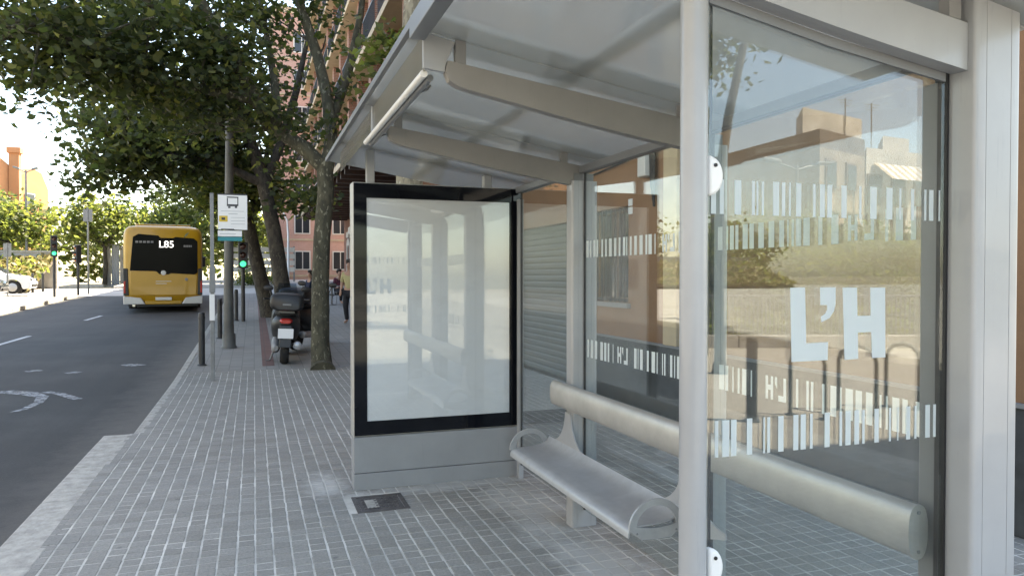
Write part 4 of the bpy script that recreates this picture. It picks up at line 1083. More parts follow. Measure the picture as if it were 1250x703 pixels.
# ------------------------------------------------------------------ scooters
def scooter(loc, rz, label, lean=0.0):
    t = thing('scooter', loc, label, 'scooter', 'scooters parked by the plane tree', rz)
    t.rotation_euler = (0, lean, rz); t.scale = (1.22, 1.05, 1.06)
    def wheel(y, r, w):
        prof = [(r - .09, -w * .55), (r - .03, -w), (r, -w * .45), (r, w * .45), (r - .03, w), (r - .09, w * .55)]
        tw = MB().lathe(prof, (0, y, r), 'x', 24).build('wheel', M['tyre'], t, smooth=45, local=True)
        MB().lathe([(r - .095, -w * .5), (.05, -w * .35), (.05, w * .35), (r - .095, w * .5)], (0, y, r), 'x', 20).build('rim', M['silver'], tw, smooth=45, local=True)
    wheel(-.62, .255, .062); wheel(.70, .26, .055)
    MB().loft([(-.86, 0, .70, .05, .05, 2.2), (-.80, 0, .70, .13, .11, 2.4), (-.6, 0, .66, .20, .17, 2.4), (-.25, 0, .60, .21, .21, 2.6), (.02, 0, .50, .19, .22, 2.6), (.14, 0, .42, .15, .16, 2.5)], 20).build('tail_body', M['blackplastic'], t, smooth=50, local=True)
    MB().loft([(-.78, 0, .845, .10, .03, 2.4), (-.6, 0, .86, .16, .055, 2.6), (-.25, 0, .85, .17, .06, 2.6), (.0, 0, .80, .15, .055, 2.6), (.12, 0, .79, .08, .03, 2.4)], 18).build('seat', M['tyre'], t, smooth=50, local=True)
    box = MB().loft([(-.98, 0, 1.03, .19, .11, 3.5), (-.93, 0, 1.04, .235, .145, 3.5), (-.62, 0, 1.04, .235, .15, 3.5), (-.56, 0, 1.03, .19, .11, 3.5)], 22).build('top_case', M['blackplastic'], t, smooth=50, local=True)
    MB().box(-.11, .11, -.80, -.62, .86, .90).build('rack', M['steel'], t, local=True)
    MB().box(-.06, .06, -.992, -.965, .985, 1.015).build('latch', M['grey'], box, bevel=.008, local=True)
    MB().loft([(-.905, 0, .72, .06, .03, 3), (-.87, 0, .73, .085, .045, 3), (-.80, 0, .73, .09, .04, 3)], 16).build('tail_light', M['red'], t, smooth=50, local=True)
    fd = MB().prism([(-.90, .66), (-.84, .66), (-.92, .30), (-.97, .30)], 'x', -.085, .085).build('mudguard', M['blackplastic'], t, bevel=.012, local=True)
    o = MB().box(-.105, .105, -.006, .004, -.08, .08).build('number_plate', M['white'], t, local=True); o.location = (0, -.955, .53); o.rotation_euler = (R(-12), 0, 0)
    MB().box(-.15, .15, -.12, .52, .27, .33).build('footboard', M['blackplastic'], t, bevel=.02, local=True)
    MB().loft([(.40, 0, .62, .20, .30, 2.8), (.50, 0, .66, .22, .34, 2.8), (.60, 0, .68, .17, .28, 2.6), (.68, 0, .70, .08, .15, 2.4)], 20).build('leg_shield', M['blackplastic'], t, smooth=50, local=True)
    MB().tube([(0, .42, 1.0), (0, .56, .6), (-.0, .70, .26)], .035, 10).build('fork', M['steel'], t, smooth=50, local=True)
    hb = MB().tube([(-.34, .28, 1.05), (-.2, .36, 1.06), (0, .40, 1.03), (.2, .36, 1.06), (.34, .28, 1.05)], .016, 10).build('handlebar', M['blackplastic'], t, smooth=50, local=True)
    for s in (-1, 1):
        MB().tube([(s * .22, .36, 1.06), (s * .26, .38, 1.2)], .008, 8).build('mirror_stem', M['blackplastic'], hb, smooth=50, local=True)
        MB().loft([(.36, s * .28, 1.24, .03, .02, 2), (.38, s * .28, 1.24, .075, .05, 2.4), (.40, s * .28, 1.24, .05, .03, 2)], 14).build('mirror', M['blackplastic'], hb, smooth=50, local=True)
    MB().grid([-1 + i / 5 for i in range(11)], [0, .25, .5, .75, 1], lambda u, v: (u * (.20 - .07 * v), .50 - .10 * v + .05 * (1 - u * u), 1.0 + .34 * v)).build('windscreen', M['screen'], t, smooth=60, local=True)
    MB().loft([(-.86, .17, .33, .03, .03, 2), (-.84, .17, .33, .06, .065, 2.2), (-.45, .16, .31, .065, .07, 2.2), (-.30, .14, .29, .03, .03, 2)], 16).build('exhaust', M['silver'], t, smooth=50, local=True)
    MB().loft([(-.72, -.12, .27, .03, .05, 2), (-.6, -.13, .27, .06, .09, 2.4), (-.15, -.12, .33, .07, .11, 2.4), (.0, -.1, .36, .04, .06, 2)], 16).build('engine_case', M['grey'], t, smooth=50, local=True)
    MB().tube([(-.12, -.2, .3), (-.2, -.22, .02), (-.26, -.26, .012)], .014, 8).build('stand', M['steel'], t, smooth=50, local=True)
    return t
s1 = at_ground(349, 446)
scooter(s1 + Vector((0, .9, 0)), R(-2), 'black scooter with top case and tinted windscreen parked left of the olive plane trunk', R(3))
scooter(Vector((s1.x + .52, s1.y + 2.6, rise(s1.y + 2.6))), R(-24), 'black scooter parked beyond the first, half hidden by the plane trunk', R(4))
# planting strip edging and tree pit
sheet('red_edging', at_ground(322, 440).x - .03, at_ground(322, 440).x + .17, 13.4, 33, .004, M['redtile'])
mb = MB(); mb.box(b1.x - .45, b1.x + .45, b1.y - .35, b1.y + .6, -.02, .006); tag(mb.build('tree_pit', M['soil']), kind='structure')

# ------------------------------------------------------------------ buildings on the right
WX = 4.42
hs = thing('stucco_house', (WX, 8, 0), 'ochre stucco house wall with barred window and dark stone base behind the shelter', 'building')
def wall_with_holes(x0, x1, ya, yb, za, zb, holes, mtl, parent, name='wall'):
    """solid wall panel facing -X with rectangular openings (y0, y1, z0, z1), built as blocks butted together"""
    ys = sorted({ya, yb, *[h[0] for h in holes], *[h[1] for h in holes]})
    mb = MB()
    for u, v in zip(ys[:-1], ys[1:]):
        hz_ = sorted([(h[2], h[3]) for h in holes if h[0] <= u + 1e-6 and h[1] >= v - 1e-6])
        z = za
        for a, b in hz_:
            if a > z: mb.box(x0, x1, u, v, z, a)
            z = b
        if z < zb: mb.box(x0, x1, u, v, z, zb)
    return mb.build(name, mtl, parent)
def window(parent, x, y0, y1, z0, z1, frame, bars=0, sill=None, split=1):
    w = MB()
    t = .06
    for b in ((y0, y0 + t, z0, z1), (y1 - t, y1, z0, z1)): w.box(x, x + .05, b[0], b[1], b[2], b[3])
    w.box(x, x + .05, y0 + t, y1 - t, z0, z0 + t); w.box(x, x + .05, y0 + t, y1 - t, z1 - t, z1)
    for k in range(1, split + 1):
        ym = y0 + (y1 - y0) * k / (split + 1); w.box(x + .002, x + .048, ym - .025, ym + .025, z0 + t, z1 - t)
    wo = w.build('window', frame, parent)
    MB().box(x + .03, x + .036, y0 + t, y1 - t, z0 + t, z1 - t).build('pane', M['winglass'], wo)
    for k in range(bars):
        yb_ = y0 + (y1 - y0) * (k + .5) / bars
        MB().box(x - .08, x - .065, yb_ - .008, yb_ + .008, z0 - .03, z1 + .03).build('bar', M['iron'], wo)
    if bars:
        for zz in (z0 + .02, (z0 + z1) / 2, z1 - .04): MB().box(x - .0645, x - .052, y0 - .05, y1 + .05, zz, zz + .03).build('bar', M['iron'], wo)
    if sill: MB().box(x - .17, x - .002, y0 - .06, y1 + .06, z0 - .06, z0 - .002).build('sill', sill, wo)
    return wo
WIN = (8.22, 9.25, 1.25, 2.47)
holes = [WIN, (9.75, 13.2, 0.0, 2.40)]
for yy in (4.4, 7.6, 10.8):
    for zz in (4.6, 7.9): holes.append((yy, yy + 1.1, zz, zz + 1.6))
wall_with_holes(WX, WX + .35, 3.0, 13.4, 0.0, 12.0, holes, M['stucco'], hs)
MB().box(WX + .36, 16, 3.0, 13.4, 0, 11.99).build('rear_block', M['stucco'], hs)
wb_ = window(hs, WX + .12, *WIN, M['brownframe'], bars=8, sill=M['grey'])
MB().box(WX + .20, WX + .21, WIN[0] + .06, WIN[1] - .06, WIN[2] + .06, WIN[3] - .06).build('blind', mat('grey_blind', (.13, .135, .13), .8), wb_)
for yy in (4.4, 7.6, 10.8):
    for zz in (4.6, 7.9): window(hs, WX + .14, yy, yy + 1.1, zz, zz + 1.6, M['brownframe'])
MB().box(WX - .035, WX - .001, 3.0, 9.7, 0.0, .79).build('stone_base', M['plinth'], hs, bevel=.008)
MB().box(WX - .055, WX - .001, 3.0, 9.7, .791, .815).build('base_capping', M['grey'], hs)
MB().box(WX - .06, WX - .001, 7.02, 7.30, .816, 11.9).build('pilaster', M['stucco2'], hs, bevel=.01)
sr = MB().box(WX + .15, WX + .16, 9.75, 13.2, 0, 2.398).build('roller_shutter', M['shutter'], hs)
for k in range(24):
    MB().prism([(WX + .149, k * .1 + .004), (WX + .136, k * .1 + .03), (WX + .136, k * .1 + .075), (WX + .149, k * .1 + .098)], 'y', 9.76, 13.19).build('slat', M['shutter'], sr)
for py0 in (243, 253):
    q = at_X(770, py0, WX); MB().box(WX - .008, WX - .001, q.y - .05, q.y + .05, q.z - .085, q.z).build('number_tile', M['white'], hs)
q = at_X(797, 205, WX)
bxm = MB().box(WX - .12, WX - .001, q.y - .02, q.y + .16, q.z - .1, q.z + .3).build('junction_box', M['winframe'], hs, bevel=.01)
for k in range(4):
    MB().tube([(WX - .05, q.y - .03 - .03 * k, q.z + 1.5), (WX - .06, q.y - .04 - .03 * k, q.z + .2), (WX - .05, q.y - .05 - .02 * k, q.z - .25 - .07 * k), (WX - .02, q.y + .02, q.z - .1)], .014, 6).build('cable', M['gasket'], bxm, smooth=50)
MB().tube([(WX - .03, 7.4, 3.3), (WX - .04, 8.2, 3.02), (WX - .03, 9.6, 2.95)], .012, 6).build('cable', M['gasket'], hs, smooth=50)
MB().box(WX - .25, 16, 2.9, 13.5, 12.0, 12.25).build('cornice', M['tan'], hs)

bb = thing('brick_building', (6.6, 28, 0), 'red brick apartment block with tan balcony slabs overhanging a dark beamed arcade', 'building')
Y0, Y1, FX = 13.6, 58.0, 3.95
doors = []
yy = 17.0
k = 0
while yy < 56:
    doors.append((yy, yy + 1.3, rise(yy) - .1, rise(yy) + 2.7)); yy += 3.4
wall_with_holes(6.6, 6.9, Y0, Y1, 0.0, 6.3, doors, M['brick'], bb, 'shop_wall')
for k, (a, b, c, d) in enumerate(doors):
    dm = MB()
    for u, v in ((a - .28, a), (b, b + .28)): dm.box(6.52, 6.62, u, v, c, d)
    n = 8
    prof = [(a - .28, d)] + [((a + b) / 2 - (b - a + .56) / 2 * math.cos(R(180 * i / n)), d + .55 * math.sin(R(180 * i / n))) for i in range(n + 1)][1:-1] + [(b + .28, d)]
    dm.prism(prof, 'x', 6.52, 6.598)
    dr = dm.build('doorway', M['winframe'] if k % 3 else M['tan'], bb)
    MB().box(6.80, 6.82, a, b, c, d).build('door', M['brownframe'] if k % 2 else M['winglass'], dr)
    if k % 2 == 0: MB().box(6.2, 6.5, a + .2, a + 1.2, d + .8, d + 1.25).build('shop_sign', M['white'], dr)
    if k % 3 == 1:
        wbx = MB().box(6.25, 6.6, b + .5, b + 1.5, d + .6, d + 1.0).build('air_conditioner', M['winframe'], bb, bevel=.02)
for k in range(int((Y1 - Y0) / 1.5)):
    y = Y0 + .3 + k * 1.5
    MB().box(3.5, 6.6, y, y + .28, 5.72, 6.08).build('joist', M['darkwood'], bb)
MB().box(3.4, 6.7, Y0, Y1, 6.081, 6.20).build('soffit', M['darkwood'], bb)
MB().box(3.3, 3.399, Y0, Y1, 5.98, 6.24).build('fascia', M['tan'], bb)
MB().box(5.4, 16, Y0, Y1, 6.301, 20.0).build('upper_wall', M['brick'], bb)
for f in range(1, 5):
    z = 6.2 + f * 3.1
    MB().box(3.6, 5.4, Y0, Y1, z, z + .22).build('balcony_slab', M['tan'], bb, bevel=.01)
yy = Y0; bay = 0
while yy < Y1 - 1:
    MB().box(FX, 5.38, yy, yy + .55, 6.25, 20.0).build('brick_pier', M['brick'], bb)
    for f in range(4):
        z = 6.3 + f * 3.1 + (.12 if f else 0)
        window(bb, 5.33, yy + .9, yy + 2.3, z + .1, z + 2.4, M['winframe'] if (bay + f) % 3 else M['brownframe'])
        rail = MB()
        rail.box(3.66, 3.70, yy + .56, yy + 3.19, z + .95, z + 1.0)
        for q_ in range(14): rail.box(3.665, 3.69, yy + .6 + q_ * .19, yy + .615 + q_ * .19, z + .02, z + .95)
        tag(rail.build('railing', M['iron'], bb), kind='stuff')
        if (bay * 3 + f) % 4 == 1:
            MB().box(3.75, 4.1, yy + 2.0, yy + 2.9, z + .05, z + .7).build('air_conditioner', M['winframe'], bb, bevel=.02)
        if (bay + 2 * f) % 5 == 2:
            MB().box(3.72, 3.74, yy + .7, yy + 2.4, z + .1, z + .93).build('awning_cloth', M['tan'], bb)
    yy += 3.2; bay += 1

pk = thing('pink_brick_building', (8, 64, rise(64)), 'pale pink brick block closing the far end of the street', 'building')
pz = rise(64)
wl = MB().box(1.6, 16, 64, 74, pz - .3, pz + 22).build('wall', M['pinkbrick'], pk)
MB().box(1.5, 16.1, 63.9, 74.1, pz + 22.001, pz + 22.5).build('parapet', M['tan'], pk)
for f in range(7):
    zz = pz + .8 + f * 3.0
    MB().box(1.58, 16.02, 63.93, 63.998, zz - .55, zz - .40).build('string_course', M['tan'], pk)
    for c in range(4):
        xw = 3.2 + c * 3.1
        wo = MB().box(xw, xw + 1.3, 63.94, 63.999, zz, zz + 1.6).build('window', M['winframe'], pk)
        MB().box(xw + .09, xw + .62, 63.92, 63.939, zz + .09, zz + 1.51).build('pane', M['winglass'], wo)
        MB().box(xw + .70, xw + 1.21, 63.92, 63.939, zz + .09, zz + 1.51).build('pane', M['winglass'], wo)
MB().box(1.35, 1.59, 63.95, 64.4, pz - .3, pz + 22).build('downpipe_strip', M['tan'], pk)

# low white structure and hedge at the end of the street
p0, p1 = at_d(300, 318, 54), at_d(336, 318, 54)
zz0 = at_d(300, 336, 54).z; zz1 = at_d(300, 300, 54).z
ws = thing('white_barrier', (p0.x, p0.y, rise(p0.y)), 'pale slatted barrier seen between the trunks at the end of the street', 'barrier')
hgt = (zz1 - rise(54))
for k in range(4):
    MB().box(p0.x - 1.2, p1.x + 1.4, p0.y, p0.y + .08, rise(54) + hgt * (.30 + .18 * k), rise(54) + hgt * (.30 + .18 * k) + hgt * .13).build('board', M['render'], ws)
for k in range(5):
    x = p0.x - 1.1 + k * (p1.x - p0.x + 2.4) / 4
    MB().box(x, x + .12, p0.y + .081, p0.y + .18, rise(54) - .2, rise(54) + hgt).build('post', M['steel'], ws)
def hedge(name, label, ells, n, per, cr, leaf, mats, probs, seed, cat='shrub', group=None):
    cl = clumps_in(ells, n, seed)
    o = link(name, leaves_mesh(name, spray(cl, per, cr, seed + 1, .8), leaf, mats, probs, OVAL, seed=seed + 2))
    return tag(o, label, cat, group)
BR = [M['leaf2'], M['leaf3'], M['leaf4']]
c = at_d(312, 347, 48)
hedge('hedge', 'sunlit yellow green hedge between the trunks at the end of the pavement', [((c.x, c.y, rise(48) + .5), (1.9, .7, .7), 1)], 60, 40, .25, .16, [M['leaf3'], M['leaf4'], M['leaf2']], [.3, .5, .2], 5)

# ------------------------------------------------------------------ left side beyond the crossing
bank = MB()
bx = [-34, -28, -22, -18, -14, -11]
bank.grid(bx, [44.5, 46, 48, 50], lambda x, y: (x, y, rise(y) + [0, .35, 1.0, 1.5][[44.5, 46, 48, 50].index(y)] + .12 * math.sin(x * 1.7)))
tag(bank.build('grass_bank', M['soil'], smooth=80), kind='structure')
r_ = np.random.default_rng(3)
n = 7000
gx = r_.uniform(-34, -11, n); gy = r_.uniform(44.5, 50, n)
gz = np.interp(gy, [44.5, 46, 48, 50], [0, .35, 1.0, 1.5]) + np.array([rise(v) for v in gy]) + r_.uniform(0, .35, n)
tag(link('dry_grass', leaves_mesh('dry_grass', np.stack([gx, gy, gz], 1), .42, [M['straw'], M['leaf4'], M['leaf3']], [.62, .25, .13], OVAL, droop=0, seed=9)), 'straw coloured dry grass on the bank behind the posts', 'grass', kind='stuff')
rw_ = thing('retaining_wall', (-22, 50.2, 2), 'low grey wall along the top of the dry grass bank', 'wall')
MB().box(-34, -11, 50.1, 50.4, rise(50) - .2, rise(50) + 2.0).build('wall_face', M['concrete'], rw_)
MB().box(-34, -11, 50.02, 50.45, rise(50) + 2.001, rise(50) + 2.1).build('coping', M['kerb'], rw_)
fp0, fp1 = at_d(126, 350, 50), at_d(156, 350, 50)
fn = thing('sheet_fence', (fp0.x, fp0.y, rise(50)), 'grey corrugated sheet fence left of the bus', 'fence')
nf = 6
for k in range(nf):
    x0 = fp0.x + (fp1.x + 1.5 - fp0.x) * k / nf; x1 = fp0.x + (fp1.x + 1.5 - fp0.x) * (k + 1) / nf - .03
    hh = 2.9 - .12 * k
    prof = []
    m_ = 10
    for i in range(m_ + 1): prof.append((x0 + (x1 - x0) * i / m_, fp0.y + (.05 if i % 2 else 0)))
    prof += [(x, y + .03) for x, y in prof[::-1]]
    MB().prism(prof, 'z', rise(50) - .1, rise(50) + hh).build('sheet', M['fence'] if k % 2 else M['concrete'], fn)

# orange building
oa, ob = at_d(-70, 340, 66), at_d(60, 340, 78)
ozl = at_d(0, 193, 70).z
og = thing('orange_building', (ob.x, ob.y, rise(60)), 'bright orange rendered building with tall chimney behind the far left trees', 'building')
def wallpt(t): return oa.lerp(ob, t)
prof_t = [(-.1, ozl), (.52, at_d(0, 193, 72).z), (.63, at_d(12, 205, 73).z), (.70, at_d(22, 215, 74).z), (.84, at_d(42, 206, 76).z), (.93, at_d(52, 212, 77).z), (1.0, at_d(60, 232, 78).z)]
dirn = (ob - oa).normalized(); back = Vector((-dirn.y, dirn.x, 0)) * 9
mb = MB(); fr_ = [wallpt(t) for t, z in prof_t]
vs = [(p.x, p.y, 0) for p in fr_] + [(p.x, p.y, z) for p, (t, z) in zip(fr_, prof_t)]
vs += [(p.x + back.x, p.y + back.y, 0) for p in fr_] + [(p.x + back.x, p.y + back.y, z) for p, (t, z) in zip(fr_, prof_t)]
nn = len(fr_); fc = []
for i in range(nn - 1):
    fc += [(i, i + 1, nn + i + 1, nn + i), (2 * nn + i + 1, 2 * nn + i, 3 * nn + i, 3 * nn + i + 1), (nn + i, nn + i + 1, 3 * nn + i + 1, 3 * nn + i)]
fc += [(0, nn, 3 * nn, 2 * nn), (nn - 1, 3 * nn - 1, 4 * nn - 1, 2 * nn - 1)]
mb.add(vs, fc); mb.build('wall', M['orange'], og)
cpt = wallpt((14 + 70) / 130 * .98) - back.normalized() * .25
MB().box(cpt.x - .45, cpt.x + .45, cpt.y - .45, cpt.y + .45, rise(60), at_d(14, 187, 73).z).build('chimney', M['orange'], og, bevel=.03)
MB().box(cpt.x - .6, cpt.x + .6, cpt.y - .6, cpt.y + .6, at_d(14, 187, 73).z + .001, at_d(14, 183, 73).z + .25).build('chimney_cap', M['orange'], og, bevel=.03)
for t in (.15, .35, .8):
    wp = wallpt(t) - back.normalized() * .06
    for zz in (4.0, 7.2):
        o = MB().box(-.6, .6, -.03, .03, 0, 1.6).build('window', M['winframe'], og, local=True)
        o.location = (wp.x - og.location.x, wp.y - og.location.y, zz + rise(60) - og.location.z); o.rotation_euler = (0, 0, math.atan2(dirn.y, dirn.x))
        MB().box(-.5, .5, -.045, -.031, .1, 1.5).build('pane', M['winglass'], o)

# cars
def car(loc, rz, label, paint):
    t = thing('parked_car', loc, label, 'car', 'cars parked on the left pavement', rz)
    prof = [(-2.05, .35), (-2.1, .62), (-2.02, .86), (-1.75, .95), (-1.05, 1.0), (.95, .97), (1.7, .86), (2.0, .70), (2.08, .50), (2.03, .28), (1.72, .22)]
    fl = prof + [(1.7, .30)] + [(1.32 + .36 * math.cos(R(a)), .32 + .36 * math.sin(R(a))) for a in range(0, 181, 20)] + [(-.95, .24)] + [(-1.31 + .36 * math.cos(R(a)), .32 + .36 * math.sin(R(a))) for a in range(0, 181, 20)] + [(-1.7, .26)]
    MB().prism(fl, 'y', -.86, .86).build('body', paint, t, bevel=.06, local=True)
    cab = MB(); z0, z1 = .94, 1.45
    A = [(-1.75, z0), (1.05, z0), (.30, z1), (-1.15, z1)]
    vs = [(x, s * (.80 if z < 1 else .62), z) for s in (-1, 1) for x, z in A]
    cab.add(vs, [(0, 1, 2, 3), (7, 6, 5, 4), (0, 4, 5, 1), (1, 5, 6, 2), (2, 6, 7, 3), (3, 7, 4, 0)])
    cb = cab.build('cabin', paint, t, bevel=.05, local=True)
    for s in (-1, 1):
        w = MB(); w.add([(-1.5, s * .80, 1.0), (.85, s * .80, 1.0), (.25, s * .66, 1.38), (-1.1, s * .66, 1.38)], [(0, 1, 2, 3)])
        w.v = [(x, y + s * .012, z) for x, y, z in w.v]; w.build('side_window', M['winglass'], cb, local=True)
        for x in (-1.31, 1.32):
            wh = MB().lathe([(.2, -.10), (.30, -.10), (.32, -.06), (.32, .06), (.30, .10), (.2, .10)], (x, s * .78, .32), 'y', 22).build('wheel', M['tyre'], t, smooth=40, local=True)
            MB().lathe([(.2, 0), (.12, .02 * s), (.04, .03 * s)], (x, s * .885, .32), 'y', 16).build('rim', M['silver'], wh, smooth=40, local=True)
        MB().box(1.86, 2.06, s * .62 - .16, s * .62 + .16, .60, .74).build('headlight', M['chrome'], t, bevel=.03, local=True)
        MB().box(-2.10, -2.0, s * .68 - .12, s * .68 + .12, .66, .84).build('tail_light', M['red'], t, bevel=.02, local=True)
    ws_ = MB(); ws_.add([(1.0, -.7, .99), (1.0, .7, .99), (.34, .56, 1.42), (.34, -.56, 1.42)], [(0, 1, 2, 3)]); ws_.v = [(x + .03, y, z + .012) for x, y, z in ws_.v]
    ws_.build('windscreen', M['winglass'], cb, local=True)
    MB().box(2.0, 2.10, -.6, .6, .34, .48).build('grille', M['blackplastic'], t, bevel=.02, local=True)
    return t
cw = at_ground(36, 359); dcw = (cw - CAM).dot(FWD)
car(cw + Vector((-2.1, .9, 0)), R(4), 'white car with sloping bonnet parked at the left edge before the grass bank', M['carwhite'])
cdk = at_ground(13, 365)
car(cdk + Vector((-2.2, -.4, 0)), R(6), 'dark car nose at the left edge in front of the white car', M['cardark'])

# ------------------------------------------------------------------ people and the cafe tables
def skin_mesh(name, verts, edges, rad, mtl, parent, root=0, sub=2):
    me = bpy.data.meshes.new(name); me.from_pydata(verts, edges, []); me.materials.append(mtl)
    o = link(name, me, parent, local=True)
    o.modifiers.new('skin', 'SKIN').use_smooth_shade = True
    for i, r in enumerate(rad):
        sv_ = me.skin_vertices[0].data[i]; sv_.radius = (r, r) if isinstance(r, float) else r; sv_.use_root = (i == root)
    s = o.modifiers.new('sub', 'SUBSURF'); s.levels = sub; s.render_levels = sub
    return o
def person(loc, rz, label, shirt, trousers, seated=False):
    t = thing('person', loc, label, 'person', rz=rz)
    hip = .50 if seated else .93
    V, Ed, Rd = [], [], []
    def v(p, r, prev=None):
        V.append(p); Rd.append(r)
        if prev is not None: Ed.append((prev, len(V) - 1))
        return len(V) - 1
    pel = v((0, 0, hip), .13); wa = v((0, .0, hip + .2), .12, pel); ch = v((0, .02, hip + .42), .15, wa); nk = v((0, .01, hip + .56), .06, ch)
    hb = v((0, .02, hip + .63), .065, nk); hm = v((0, .03, hip + .73), .095, hb); ht = v((0, .015, hip + .82), .075, hm)
    v((0, .125, hip + .70), .014, hm)
    shirtV, shirtE, shirtR = [V[pel], V[wa], V[ch]], [(0, 1), (1, 2)], [.145, .14, .168]
    legV, legE, legR = [(0, 0, hip)], [], [.145]
    for s in (-1, 1):
        sh_ = v((s * .18, .0, hip + .48), .065, ch); el = v((s * .24, -.02 if not seated else .05, hip + .22), .05, sh_)
        wr = v((s * .23, .08 if not seated else .26, hip + .0 if not seated else hip + .16), .035, el)
        pa = v((s * .225, .11 if not seated else .33, hip - .07 if not seated else hip + .15), .032, wr)
        for q_ in range(5):
            v((s * (.195 + .015 * q_), (.13 if not seated else .40) + .004 * q_, (hip - .14 if not seated else hip + .13) + (.04 if q_ == 0 else 0)), .011, pa)
        b_ = len(shirtV); shirtV += [V[sh_], V[el]]; shirtR += [.08, .062]; shirtE += [(2, b_), (b_, b_ + 1)]
        if seated: hp = (s * .10, .02, hip - .02); kn = (s * .13, .44, hip); an = (s * .13, .42, .09); to = (s * .14, .58, .04)
        else: hp = (s * .10, 0, hip - .06); kn = (s * .11, .04 * s, .50); an = (s * .11, -.05 * s - .02, .09); to = (s * .13, -.05 * s + .13, .04)
        h_ = v(hp, .10, pel); k_ = v(kn, .068, h_); a_ = v(an, .042, k_); v(to, .038, a_)
        b_ = len(legV); legV += [hp, kn, an]; legR += [.112, .082, .058]; legE += [(0, b_), (b_, b_ + 1), (b_ + 1, b_ + 2)]
    skin_mesh('body', V, Ed, Rd, M['skin'], t)
    skin_mesh('shirt', shirtV, shirtE, shirtR, shirt, t)
    skin_mesh('trousers', legV, legE, legR, trousers, t)
    MB().loft([(-.10, 0, hip + .78, .05, .05, 2), (-.07, 0, hip + .79, .095, .10, 2), (0, 0, hip + .81, .105, .10, 2), (.06, 0, hip + .85, .085, .06, 2), (.09, 0, hip + .86, .03, .02, 2)], 16).build('hair', M['hair'], t, smooth=60, local=True)
    return t
def chair(loc, rz, label):
    t = thing('cafe_chair', loc, label, 'chair', 'chairs of the cafe terrace', rz)
    MB().box(-.21, .21, -.2, .22, .44, .465).build('seat', M['steel'], t, bevel=.01, local=True)
    for sx in (-1, 1):
        for sy in (-1, 1): MB().tube([(sx * .19, sy * .18, .44), (sx * .21, sy * .21, 0)], .012, 8).build('leg', M['steel'], t, smooth=50, local=True)
    MB().tube([(-.19, -.19, .45), (-.2, -.23, .86), (.2, -.23, .86), (.19, -.19, .45)], .013, 8).build('back_frame', M['steel'], t, smooth=50, local=True)
    MB().box(-.185, .185, -.235, -.22, .62, .78).build('backrest', M['darkwood'], t, local=True)
def table(loc, label):
    t = thing('cafe_table', loc, label, 'table', 'tables of the cafe terrace')
    MB().lathe([(.36, .72), (.37, .73), (.37, .745), (.355, .75)], (0, 0, 0), n=24).build('table_top', M['silver'], t, smooth=40, local=True)
    MB().lathe([(.2, 0), (.2, .015), (.035, .04), (.03, .72)], (0, 0, 0), n=16).build('pedestal', M['steel'], t, smooth=40, local=True)
def gz_(p): return Vector((p.x, p.y, rise(p.y)))
pa_ = gz_(at_ground(427, 395))
person(pa_, R(150), 'person in pale yellow top and dark trousers standing at the edge of the advertising panel', M['khaki'], M['darkcloth'])
pb_ = gz_(at_d(414, 380, 30))
person(pb_, R(200), 'person in maroon top seated at the cafe terrace', M['maroon'], M['darkcloth'], True)
chair(pb_, R(200), 'cafe chair under the person in maroon')
pt_ = gz_(at_d(405, 380, 29.0)); table(pt_, 'round cafe table beside the plane trunk near the person in maroon')
pc_ = gz_(at_d(379, 380, 27)); person(pc_, R(120), 'person in navy top seated beyond the scooters, left of the plane trunk', M['navy'], M['navy'], True)
chair(pc_, R(120), 'cafe chair under the person in navy')

# ------------------------------------------------------------------ the square behind the camera, seen mirrored in the end glass
def MP(x, y, D): return mirror(at_d(x, y, D))
def MG(x, y):
    r = ray(x, y); return mirror(CAM + r * (-EYE / r.z))
c0, c1, c2 = MP(1001, 157, 36), MP(868, 157, 45), MP(1056, 160, 39)
Z8 = MP(1001, 157, 36).z
pw = thing('party_wall_building', (c0.x, c0.y, 0), 'tan building with blank side wall reflected in the shelter end glass', 'building')
def quad_block(a, b, c, z0, z1, name, mtl, parent):
    d_ = b + (c - a)
    mb = MB(); ps = [a, b, d_, c]
    mb.add([(p.x, p.y, z0) for p in ps] + [(p.x, p.y, z1) for p in ps], [(0, 1, 2, 3), (7, 6, 5, 4), (0, 4, 5, 1), (1, 5, 6, 2), (2, 6, 7, 3), (3, 7, 4, 0)])
    return mb.build(name, mtl, parent)
quad_block(c0, c1, c2, 0, Z8 - .9, 'wall', M['partywall'], pw)
quad_block(c0, c1, c2, Z8 - .899, Z8, 'parapet', M['grime'], pw)
e0, e1, e2 = MP(980, 150, 38), MP(972, 150, 41), MP(1052, 150, 41)
quad_block(e0, e1, e2, Z8 + .001, Z8 + 1.5, 'stair_house', M['render'], pw)
k0, k1, k2 = MP(1058, 150, 40), MP(1050, 150, 46), MP(1150, 150, 43)
cr = thing('cream_building', (k0.x, k0.y, 0), 'cream apartment house with striped awning reflected beside the tan wall', 'building')
Zc = MP(1058, 180, 40).z
quad_block(k0, k1, k2, 0, Zc, 'wall', M['render'], cr)
quad_block(MP(1078, 150, 42), MP(1072, 150, 45), MP(1110, 150, 43), Zc + .001, MP(1078, 166, 42).z, 'roof_room', M['render'], cr)
dk = (k2 - k0); nk_ = Vector((dk.y, -dk.x, 0)).normalized()
if nk_.dot(CAM - k0) < 0: nk_ = -nk_
for rrow, py in enumerate((215, 262, 305)):
    for cc in range(3):
        b_ = k0 + dk * (.1 + .3 * cc); zt = MP(1070, py, 41).z
        o = MB().box(-.6, .6, -.05, .05, -1.7, 0).build('window', M['brownframe'], cr, local=True)
        w0 = b_ + nk_ * .02; o.location = (w0.x - k0.x, w0.y - k0.y, zt); o.rotation_euler = (0, 0, math.atan2(dk.y, dk.x))
        MB().box(-.5, .5, -.07, .07, -1.6, -.1).build('pane', M['winglass'], o)
